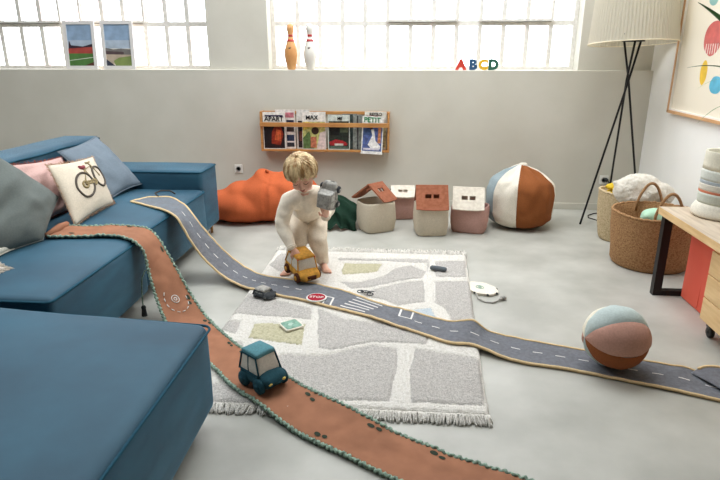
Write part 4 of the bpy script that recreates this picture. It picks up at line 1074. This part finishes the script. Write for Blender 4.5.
LEAFM = noisy('leaf_green', (30,74,34), (60,110,50), 12, .45, .2, 80, spec=.4); LEAFP = noisy('leaf_light', (92,140,66), (130,168,84), 12, .5, .2, 80)
def leaf(p0, p1, lift, w, mat=LEAFM, droop=0):
    p0, p1 = Vector(p0), Vector(p1); bm = nb(); n = 18; g = []
    dr = (p1-p0).normalized(); sd = dr.cross(Vector((0,0,1))); sd = sd.normalized() if sd.length > .1 else Vector((1,0,0))
    for k in range(n+1):
        f = k/n; c = p0.lerp(p1, f)+Vector((0,0,lift*math.sin(PI*f)**.9-droop*f*f)); ww = w*(math.sin(PI*(f*.93+.05))**.8)*(1-.3*f)
        g.append([bm.verts.new(c+sd*ww*s+Vector((0,0,ww*.35*abs(s)))) for s in (-1,-.5,0,.5,1)])
    for a, b in zip(g, g[1:]):
        for j in range(4): bm.faces.new((a[j], b[j], b[j+1], a[j+1]))
    bmesh.ops.solidify(bm, geom=bm.faces[:], thickness=-.001)
    return obj('leaf', bm, mat, pt_)
top = (PCX, PCY, .82)
st = nb()
for a in ((0,0,.55), (.05,-.03,.45), (-.03,.04,.62)): tube(st, [top, (PCX+a[0]*.5, PCY+a[1]*.5, 1.15), (PCX+a[0], PCY+a[1], .9+a[2])], .008, 8)
obj('stem', st, plain('stem_green', (78,96,52), .7), pt_)
leaf((PCX+.02,PCY,1.36), (1.384,3.15,1.628), .02, .034); leaf((PCX,PCY-.02,1.27), (1.375,3.13,1.325), .03, .018)
leaf((PCX,PCY,1.42), (1.45,3.0,1.52), .06, .004, LEAFP); leaf((PCX,PCY,1.2), (1.42,3.1,1.22), .06, .003, LEAFP); leaf((PCX,PCY,1.12), (1.43,3.05,1.06), .05, .003, LEAFP)
leaf((PCX,PCY,1.3), (1.42,3.02,1.44), .04, .004)
for k, (x, y, z, w) in enumerate(((2.04,3.1,1.5,.022), (1.95,3.5,1.55,.02), (1.75,2.85,1.62,.022), (2.0,2.9,1.3,.02), (1.8,3.6,1.35,.02), (1.9,3.2,1.85,.022), (1.7,3.4,1.8,.02), (1.62,2.95,1.78,.018))): leaf((PCX,PCY,1.2+.03*k), (x,y,z), .06, w)

# ------------------------------------------------------------------ soft toy cars
def soft_car(name, label, M, Lc, Wc, Hc, body, roofm, win, wheel, lights=True, grill=None, group=None, dots=None):
    """M: matrix of the car frame (x forward, z up, origin on the ground under the middle)"""
    t = bpy.data.objects.new(name, None); C.objects.link(t); t.matrix_world = M; WM[t.name] = M.copy(); t.empty_display_size = .05
    tag(t, label, 'toy car', group)
    def put(nm, bm, mat, par=None, **k): bm.transform(M); return obj(nm, bm, mat, par or t, **k)
    z0 = Hc*.14; zb = Hc*.50; l, w = Lc/2, Wc/2
    bm = nb(); rbox(bm, -l, l, -w, w, z0, zb, .024, 8, (.004,.004,.006), .003, 20, warp=lambda p: Vector((p.x, p.y*(1-.10*max(0, p.x/l)**3), p.z-(.012*max(0, p.x/l)**2 if p.z > Hc*.3 else 0))))
    put('car_body', bm, body)
    # cabin: window felt with a padded roof
    c0, c1, t0, t1 = -l*.94, l*.50, -l*.80, l*.18
    def cab(p):
        f = max(0, min(1, (p.z-zb+.01)/(Hc-zb)))
        u = (p.x-c0)/(c1-c0)
        return Vector((c0+(c1-c0)*u+f*((t0-c0)*(1-u)+(t1-c1)*u), p.y*(1-.16*f), p.z))
    bm = nb(); rbox(bm, c0, c1, -w*.93, w*.93, zb-.012, Hc-.012, .012, 6, (.004,.004,0), .002, 20, warp=cab); cabn = put('windows', bm, win)
    bm = nb(); rbox(bm, t0-.004, t1+.010, -w*.82, w*.82, Hc-.020, Hc, .008, 6, (0,0,.006), .002, 20); put('car_roof', bm, roofm)
    bm = nb()
    P = lambda u, s, f: cab(Vector((c0+(c1-c0)*u, s*w*.95, zb-.01+(Hc-zb)*f)))
    for s in (-1, 1):
        for u in (0, .48, 1): tube(bm, [P(u, s, f/4*.95) for f in range(5)], .0042, 6)
        tube(bm, [P(k/8, s, .03) for k in range(9)], .004, 6)
        tube(bm, [P(k/8, s, .93) for k in range(9)], .0045, 6)
    for u in (0, 1):
        tube(bm, [P(u, -1+k/4, .93) for k in range(9)], .0045, 6); tube(bm, [P(u, -1+k/4, .03) for k in range(9)], .004, 6)
    put('piping', bm, body)
    for x in (-l*.58, l*.52):
        for s in (-1, 1):
            bm = nb(); r = Hc*.205
            lathe(bm, [(0,-.012),(r*.8,-.012),(r,-.006),(r,.006),(r*.8,.012),(r*.35,.013),(0,.011)], seg=24, M=Matrix.Translation((x, s*(w-.001), r+.001)) @ Matrix.Rotation(-s*PI/2, 4, 'X'))
            wh = put('wheel', bm, wheel)
            bm = nb(); rr = r*.45
            lathe(bm, [(rr,.0120),(rr,.0145),(0,.0155)], seg=16, M=Matrix.Translation((x, s*(w-.001), r+.001)) @ Matrix.Rotation(-s*PI/2, 4, 'X'))
            put('hub', bm, body, wh)
    if lights:
        for s in (-1, 1):
            bm = nb(); ball(bm, (l-.001, s*w*.55, zb-Hc*.20), (.005, .011, .007)); put('headlight', bm, lights, None)
    if grill:
        bm = nb(); rbox(bm, l-.008, l+.004, -w*.45, w*.45, z0+.008, zb-.016, .006, 4); put('grille', bm, grill)
    if dots:
        bm = nb()
        for s in (-1, 1): ball(bm, P(1, s, .90)+Vector((.002,0,.002)), .0055)
        put('red_dots', bm, dots)
    return t
_X = Vector((.12,-.10,.98)).normalized(); _Z = Vector((-.35,-.93,-.05)); _Z = (_Z-_X*_Z.dot(_X)).normalized(); _Y = _Z.cross(_X)
PLAID = Matrix.Translation(Vector((-.466,3.335,.588))-_Z*.05) @ Matrix((_X,_Y,_Z)).transposed().to_4x4()
def CM(x, y, z, head, pitch=0, roll=0): return Matrix.Translation((x, y, z)) @ Matrix.Rotation(D(head), 4, 'Z') @ Matrix.Rotation(D(pitch), 4, 'Y') @ Matrix.Rotation(D(roll), 4, 'X')
soft_car('toy_car', 'petrol blue fabric toy car with pale windows on the rust-brown track', CM(-.588, 2.135, .046, -38), .185, .125, .165, CARB, CARL, OFFW, CARB, plain('headlight_yellow', (222,196,92), .6))
soft_car('toy_bus', 'mustard yellow fabric toy bus under the hand of the child', CM(-.640, 3.362, .064, -50, 13), .225, .145, .155, MUST, MUST, OFFW, DKBR, None, DKBR, dots=REDT)
soft_car('toy_car', 'grey plaid fabric toy car held up in the child\'s hand', PLAID, .165, .105, .105, GREY2, GREY2, fab('light_grey_felt', (186,184,178), .1, 60), GREYD, None)
soft_car('toy_car', 'small flat grey felt toy car lying on the rug below the toy road', CM(-.812, 3.085, .036, -28), .125, .085, .05, GREYD, GREY2, fab('grey_window', (150,152,148)), GREYD, None)

# small flat toys lying about
def flat(name, label, cat, pts, z0, z1, M, mat, extra=()):
    t = bpy.data.objects.new(name, None); C.objects.link(t); t.matrix_world = M; WM[t.name] = M.copy(); t.empty_display_size = .05; tag(t, label, cat)
    bm = nb(); plate(bm, pts, z0, z1, M); bmesh.ops.bevel(bm, geom=[e for e in bm.edges], offset=min(.0015, (z1-z0)*.3), segments=2, affect='EDGES'); obj('base_layer', bm, mat, t, sharp=40)
    for nm, p, a, b, m in extra:
        bm = nb(); plate(bm, p, a, b, M); obj(nm, bm, m, t, False)
    return t
M = CM(-.503, 3.057, .046, -4)
RED = fab('stop_red', (160,36,52)); s = flat('stop_sign', 'round dark red fabric stop sign with a white rim lying on the toy road', 'toy sign', oval(.060,.060,32), 0, .006, M, WHITEF, [('red_field', oval(.051,.051,32), .006, .0072, RED)])
bm = text_bm('STOP', .034, .0004, M @ Matrix.Translation((0,-.011,.0076)), .0006); obj('stop_lettering', bm, WHITEF, s, False)
def rr2(a, b, r, n=6):
    out = []
    for cx, cy, a0 in ((a-r,b-r,0),(-a+r,b-r,PI/2),(-a+r,-b+r,PI),(a-r,-b+r,1.5*PI)):
        for k in range(n+1): out.append((cx+r*math.cos(a0+k*PI/2/n), cy+r*math.sin(a0+k*PI/2/n)))
    return out
M = CM(-.583, 2.712, .036, 40) @ Matrix.Rotation(D(4), 4, 'X')
flat('fabric_tile', 'small green fabric tile with a cream border lying on the olive patch of the rug', 'toy', rr2(.052,.048,.012), 0, .009, M, CREAM,
     [('green_field', rr2(.044,.040,.010), .009, .0105, fab('tile_green', (128,164,146), .1, 60)), ('leaf_motif', [(x*.6-.004, y*.6) for x, y in ((-.03,.0),(-.01,.02),(.02,.022),(.03,.0),(.012,-.008),(.0,-.024),(-.02,-.018))], .0105, .0112, fab('tile_light', (176,200,186)))])
bm = nb(); rbox(bm, -.056, .056, -.017, .017, 0, .026, .012, 6, (0,0,.003), M=CM(.222, 3.602, .032, -20)); 
o = obj('foam_block', bm, fab('slate_felt', (96,102,106))); rebase(o, (.222,3.602,.032)); tag(o, 'small dark grey rounded felt block near the far right corner of the rug', 'toy')
# scalloped cream patch with cord
M = CM(.474, 3.365, .002, -48)
sc = [((.096+.008*abs(math.sin(k*PI/8)))*math.cos(2*PI*k/64)*1.12, (.074+.008*abs(math.sin(k*PI/8)))*math.sin(2*PI*k/64)*1.05) for k in range(64)]
s = flat('pond_patch', 'cream scalloped fabric patch with a small green oval beside the rug on the floor', 'toy', sc, 0, .014, M, CREAM, [])
bm = nb(); tube(bm, [M @ Vector((.026*math.cos(2*PI*k/24)-.01, .020*math.sin(2*PI*k/24), .0155)) for k in range(24)], .002, 5, True)
tube(bm, [M @ Vector((.010*math.cos(2*PI*k/14)-.01, .008*math.sin(2*PI*k/14), .0155)) for k in range(14)], .002, 5, True); obj('stitched_oval', bm, fab('sage_thread', (136,178,160)), s)
for q in (2, 10, 34, 50, 58):
    bm = nb(); x, y = sc[q]; ball(bm, M @ Vector((x*.98, y*.98, .009)), (.009,.009,.006)); obj('corner_stitch', bm, GREYD, s)
bm = nb(); tube(bm, [M @ Vector((.02,-.07,.008)), (.44,3.212,.008), (.475,3.172,.006), (.52,3.165,.006), (.553,3.192,.008), (.572,3.212,.010)], .0045, 7); obj('cord', bm, GREY2, s)
bm = nb(); ball(bm, (.588,3.222,.015), (.020,.015,.013)); cyl(bm, (.575,3.212,.012), (.560,3.198,.010), .008, .006, 10); obj('cord_tassel', bm, GREY2, s)
# tiny bicycle of felt cord
bk = thing('toy_bicycle', 'tiny dark felt bicycle lying on the rug above the toy road crossing', 'toy', (-.23, 3.17, .034))
bm = nb(); M = CM(-.228, 3.165, .040, -30)
for x in (-.034, .034):
    w_ = nb(); tube(w_, [M @ Vector((x+.019*math.cos(2*PI*k/20), .019*math.sin(2*PI*k/20), .003)) for k in range(20)], .0028, 6, True); obj('wheel', w_, GREYD, bk)
tube(bm, [M @ Vector(p) for p in ((-.034,0,.004),(-.012,.026,.005),(.022,.026,.005),(.034,0,.004))], .0026, 6); tube(bm, [M @ Vector(p) for p in ((-.012,.026,.005),(.0,-.002,.005),(.022,.026,.005),(.026,.038,.005),(.038,.038,.005))], .0026, 6); tube(bm, [M @ Vector(p) for p in ((-.034,0,.004),(0,-.002,.005))], .0026, 6)
obj('bicycle_frame', bm, GREYD, bk)
# tasselled cord hanging from the track
t = thing('tasselled_cord', 'thin cord with a dark tassel hanging by the sofa between the track and the ottoman', 'cord', (-1.40, 2.80, .07))
bm = nb(); tube(bm, [(-1.352,2.795,.30),(-1.385,2.798,.285),(-1.408,2.80,.24),(-1.416,2.80,.18),(-1.420,2.80,.10),(-1.418,2.80,.06)], .0035, 6); obj('cord', bm, SAGE, t)
bm = nb(); cyl(bm, (-1.418,2.80,.07), (-1.418,2.80,.02), .010, .016, 10); ball(bm, (-1.418,2.80,.07), .013); obj('tassel', bm, GREYD, t)

# ------------------------------------------------------------------ the child
ch = thing('person', 'blond toddler in a cream sweater and ecru trousers bending down to push a toy bus', 'person', (-.64, 3.58, .03))
HC = Vector((-.628, 3.385, .705))
uu = Vector((-.13, -.52, .85)).normalized(); ff = Vector((.04, -.85, -.52)); ff = (ff-uu*ff.dot(uu)).normalized(); rr_ = uu.cross(ff).normalized()
if rr_.x < 0: rr_ = -rr_
rr_ = rr_.normalized()
def HP(a, b, c): return HC+rr_*a+uu*b+ff*c
HM = Matrix((rr_, ff, uu)).transposed()
NK = Vector((-.622, 3.47, .575))
SL, EL, WL = Vector((-.728,3.47,.515)), Vector((-.772,3.425,.375)), Vector((-.700,3.345,.262))
SR, ER, WR = Vector((-.548,3.505,.56)), Vector((-.480,3.50,.455)), Vector((-.490,3.415,.440))
PV = Vector((-.645,3.70,.38))
HL, KL, AL = Vector((-.705,3.68,.35)), Vector((-.690,3.52,.235)), Vector((-.745,3.545,.085))
HR_, KR, AR = Vector((-.590,3.69,.35)), Vector((-.572,3.55,.245)), Vector((-.548,3.61,.085))
bm = nb()
ball(bm, HP(0,.018,-.008), (.078,.090,.088), HM, 24); ball(bm, HP(0,-.040,.022), (.060,.062,.058), HM, 24)
for s in (-1, 1):
    ball(bm, HP(.033*s,-.043,.050), (.028,.026,.028), HM); ball(bm, HP(.079*s,-.020,-.005), (.010,.017,.024), HM)
    ball(bm, HP(.030*s,.000,.066), (.020,.014,.010), HM)
ball(bm, HP(0,-.086,.052), (.020,.018,.014), HM)
capsule(bm, HP(0,-.005,.078), HP(0,-.034,.092), .007, .010); ball(bm, HP(-.009,-.038,.086), .007); ball(bm, HP(.009,-.038,.086), .007)
ball(bm, HP(0,-.062,.076), (.018,.012,.008), HM)
capsule(bm, HP(0,-.06,-.03), NK, .036, .038)
chain(bm, [NK, NK.lerp(PV,.4), PV], [.055,.075,.08])
chain(bm, [SL, EL, WL], [.030,.026,.019]); chain(bm, [NK, SL], [.04,.032]); chain(bm, [SR, ER, WR], [.030,.026,.019]); chain(bm, [NK, SR], [.04,.032])
chain(bm, [HL, KL, AL], [.055,.040,.026]); chain(bm, [HR_, KR, AR], [.055,.040,.026]); capsule(bm, HL, HR_, .06)
# hands: palm, four fingers of unequal length, thumb from the side
def hand(bm, W, d, n, side, curl, k=1.0, spread=.10):
    """W wrist, d towards fingers, n back-of-hand normal, side +1/-1 where the thumb is"""
    d = Vector(d).normalized(); n = Vector(n); n = (n-d*n.dot(d)).normalized(); s = d.cross(n).normalized()*side
    P = W+d*.026*k
    ball(bm, P, (.022*k, .026*k, .012*k), Matrix((s, d, n)).transposed()); capsule(bm, W, P, .017*k, .016*k)
    for i, L in enumerate((.040, .045, .041, .032)):
        off = (1.5-i)*.0108*k; p = P+d*.020*k+s*off; dd = (d+s*spread*(1.5-i)*.5).normalized(); nn = n; pts = [P+s*off*.7, p]
        for q in range(3):
            ax = s; dd = (Matrix.Rotation(-side*curl[q]*1.0, 3, s) @ dd) if False else (dd*math.cos(curl[q])-nn*math.sin(curl[q])); nn = dd.cross(s).normalized()*(1 if dd.cross(s).dot(nn) > 0 else -1)
            pts.append(pts[-1]+dd*L*k*(.42,.33,.25)[q])
        chain(bm, pts, [.0065*k,.0064*k,.0060*k,.0056*k,.0050*k])
    b = P-d*.012*k+s*.016*k; t1 = b+(s*.75+d*.55-n*.3).normalized()*.022*k; t2 = t1+(d*.9+s*.1-n*.5).normalized()*.017*k
    chain(bm, [P-d*.014*k, b, t1, t2], [.009*k,.0085*k,.0075*k,.006*k])
hand(bm, WL+Vector((.012,-.004,-.018)), (.55,-.28,-.62), (-.25,-.30,.75), 1, (.35,.55,.5), 1.05)
hand(bm, WR+Vector((.003,-.014,.006)), (.04,-.72,.55), (.35,-.5,-.65), -1, (.4,.7,.6), 1.05)
# feet with toes
def foot(bm, A, toe, side):
    A = Vector(A); toe = Vector(toe); d = (toe-A); d.z = 0; L = d.length; d.normalize(); s = Vector((d.y,-d.x,0))*side
    heel = Vector((A.x, A.y, toe.z+.005))-d*.018; heel.z = toe.z+.016
    capsule(bm, A, heel+Vector((0,0,.004)), .024, .021); midf = Vector((A.x,A.y,0))+d*L*.5; midf.z = toe.z+.018
    chain(bm, [A+Vector((0,0,-.02)), midf, Vector((toe.x,toe.y,toe.z+.010))-d*.016], [.024,.022,.015]); chain(bm, [heel, midf-s*.008, Vector((toe.x,toe.y,toe.z+.010))-d*.018-s*.012], [.019,.016,.012])
    chain(bm, [midf, Vector((toe.x,toe.y,toe.z+.010))-d*.014+s*.012], [.018,.013])
    for i in range(5):
        b = Vector((toe.x,toe.y,toe.z+.009))-d*(.016+.003*i)+s*(.020-.0105*i); r = (.0085,.0068,.0065,.006,.0058)[i]
        chain(bm, [b-d*.008, b+d*(.012-.0012*i), b+d*(.022-.002*i)+Vector((0,0,-.002))], [r, r, r*.92])
foot(bm, AL+Vector((0,0,-.01)), (-.770,3.425,.030), 1); foot(bm, AR+Vector((0,0,-.01)), (-.498,3.495,.030), -1)
bm = remesh(bm, .0034, 3)
obj('body', bm, SKIN, ch)
for s in (-1, 1):
    bm = nb(); ball(bm, HP(.031*s,-.006,.0725), (.0135,.009,.0095), HM, 16); e = obj('eyelid', bm, SKIN, ch)
    bm = nb(); tube(bm, [HP((.031+q*.0055)*s if False else .031*s+q*.0050,-.0135+.0008*q*q,.0815-.0009*q*q) for q in (-3,-2,-1,0,1,2,3)], .0019, 5); obj('eyelash', bm, LASH, e)
    bm = nb(); tube(bm, [HP(.031*s+q*.006, .020-.0007*q*q, .083-.0010*q*q) for q in (-2,-1,0,1,2)], .0018, 5); obj('eyebrow', bm, HAIRM, ch)
bm = nb(); tube(bm, [HP(q*.0052, -.059+.0007*q*q, .0855-.0009*q*q) for q in (-3,-2,-1,0,1,2,3)], [.0012,.0028,.0038,.0036,.0038,.0028,.0012], 7)
tube(bm, [HP(q*.0045, -.066+.0008*q*q, .0840-.0009*q*q) for q in (-2,-1,0,1,2)], [.0012,.0036,.0042,.0036,.0012], 7); obj('lips', bm, LIP, ch)
# hair: cap fused with many locks falling from the crown
bm = nb(); R = random.Random(4)
ball(bm, HP(0,.030,-.018), (.088,.094,.088), HM, 28)
ball(bm, HP(0,-.005,-.040), (.080,.068,.080), HM, 28)
bm = remesh(bm, .006, 4); keep = []
CR = HP(.012,.112,-.012)
lk = nb()
def lock(az, fall, r, jitter=0):
    pts = []; 
    for k in range(10):
        f = k/9; th = .12+fall*f
        a = az+jitter*f
        rad = 1.0+.10*math.sin(PI*f)*.6+.05
        x = math.sin(th)*math.sin(a)*.090*rad; c = math.sin(th)*math.cos(a)*.100*rad; b = math.cos(th)*.096*rad
        pts.append(HP(x, .022+b, -.008+c))
    return pts
for k in range(420):
    az = R.uniform(-PI, PI)
    front = math.cos(az)
    fall = 1.42+R.uniform(-.12,.12) if front > .55 else (1.72+R.uniform(-.12,.1) if front > .0 else 2.05+R.uniform(-.2,.1))
    if -.1 < az < .5: fall -= .10
    P_ = lock(az, fall, 0, R.uniform(-.28,.28)+.20*(1 if az > 0 else -1)*(1 if front > .3 else 0)); r0 = R.uniform(.0045,.0085)
    P_ = [p+Vector([R.uniform(-.0015,.0015) for _ in range(3)])+(p-HC).normalized()*R.uniform(-.005,.002) for p in P_]
    tube(lk, P_, [r0*(.55+.6*math.sin(PI*min(1, .15+.62*q/9)))*(1 if q < 8 else .55) for q in range(10)], 6, flat=.6)
me = bpy.data.meshes.new('x'); lk.to_mesh(me); bm.from_mesh(me); lk.free(); bpy.data.meshes.remove(me)
obj('hair', bm, HAIRM, ch)
# sweater
bm = nb()
chain(bm, [NK+Vector((0,.008,-.010)), NK.lerp(PV,.45)+Vector((0,-.004,-.005)), NK.lerp(PV,.86)], [.062,.094,.102])
chain(bm, [NK+Vector((-.01,0,-.005)), SL, SL.lerp(EL,.5)+Vector((-.006,0,0)), EL, EL.lerp(WL,.55), WL], [.052,.054,.050,.045,.040,.029])
chain(bm, [NK+Vector((.01,0,-.005)), SR, SR.lerp(ER,.5), ER, WR], [.052,.048,.044,.040,.029])
chain(bm, [SL, NK.lerp(PV,.35)], [.05,.08]); chain(bm, [SR, NK.lerp(PV,.35)], [.05,.08])
bm = remesh(bm, .006, 6)
for v in bm.verts:
    p = v.co; w = .006*math.sin(p.z*95+p.x*22)*math.exp(-((p-EL).length/.075)**2)+.005*math.sin(p.z*80)*math.exp(-((p-WL).length/.06)**2)
    p += noise.noise_vector(p*16)*.007+Vector((0,-1,0))*w
obj('sweater', bm, SOCK, ch)
bm = nb(); n = 32; nd = (HP(0,-.06,-.03)-NK).normalized(); u_, v_ = frame_of(nd)
tube(bm, [NK+nd*.026+(u_*math.cos(2*PI*k/n)+v_*math.sin(2*PI*k/n))*.047 for k in range(n)], .008, 8, True); obj('collar', bm, SOCK, ch)
for a, b, r in ((EL, WL, .028), (ER, WR, .027)):
    d = (b-a).normalized(); u_, v_ = frame_of(d); bm = nb()
    for q in (0, .010): tube(bm, [b+d*(.004+q)+(u_*math.cos(2*PI*k/24)+v_*math.sin(2*PI*k/24))*(r-.002) for k in range(24)], .0055, 7, True)
    obj('cuff', bm, SOCK, ch)
# trousers
bm = nb()
ball(bm, PV, (.112,.100,.100)); capsule(bm, PV, NK.lerp(PV,.75), .095, .088)
chain(bm, [HL, KL, KL.lerp(AL,.5), AL], [.078,.062,.056,.044]); chain(bm, [HR_, KR, KR.lerp(AR,.5), AR], [.078,.062,.054,.044])
bm = remesh(bm, .006, 5)
for v in bm.verts:
    p = v.co; p += noise.noise_vector(p*14)*.010; p += Vector((0,-1,0))*.006*math.sin(p.z*70+p.x*30)
obj('trousers', bm, TROUS, ch)

# ------------------------------------------------------------------ light, sky and camera
w = bpy.data.worlds.new('sky'); bpy.context.scene.world = w; w.use_nodes = True
bg = w.node_tree.nodes['Background']; bg.inputs['Color'].default_value = (.93,.97,1,1); bg.inputs['Strength'].default_value = 8.3
def portal(x, y, z, sx, sy, rot):
    l = bpy.data.lights.new('daylight_portal', 'AREA'); l.shape = 'RECTANGLE'; l.size = sx; l.size_y = sy; l.cycles.is_portal = True
    o = bpy.data.objects.new('daylight_portal', l); C.objects.link(o); o.location = (x, y, z); o.rotation_euler = rot
portal(.10, 5.72, 2.25, 2.8, 2.0, (-PI/2, 0, 0)); portal(-3.27, 5.72, 2.25, 2.8, 2.0, (-PI/2, 0, 0))
portal(.05, 4.1, ZC+.14, 2.9, 2.0, (0, 0, 0)); portal(-2.9, 2.45, ZC+.14, 1.8, 2.3, (0, 0, 0))  # the latter serves the added opening over the sofa

cam = bpy.data.cameras.new('camera'); co = bpy.data.objects.new('camera', cam); C.objects.link(co)
cam.sensor_width = 36; cam.lens = 36*580/720; cam.clip_start = .05
co.location = (0, 0, 1.4); co.rotation_euler = (PI/2-math.radians(17.959), 0, math.radians(4.688))
sc_ = bpy.context.scene; sc_.camera = co
sc_.view_settings.view_transform = 'Standard'; sc_.view_settings.look = 'None'; sc_.view_settings.gamma = 1; sc_.view_settings.exposure = 0.0
sc_.cycles.max_bounces = 10; sc_.cycles.diffuse_bounces = 6; sc_.cycles.transparent_max_bounces = 8; sc_.cycles.use_denoising = True
sc_.cycles.sample_clamp_indirect = 6
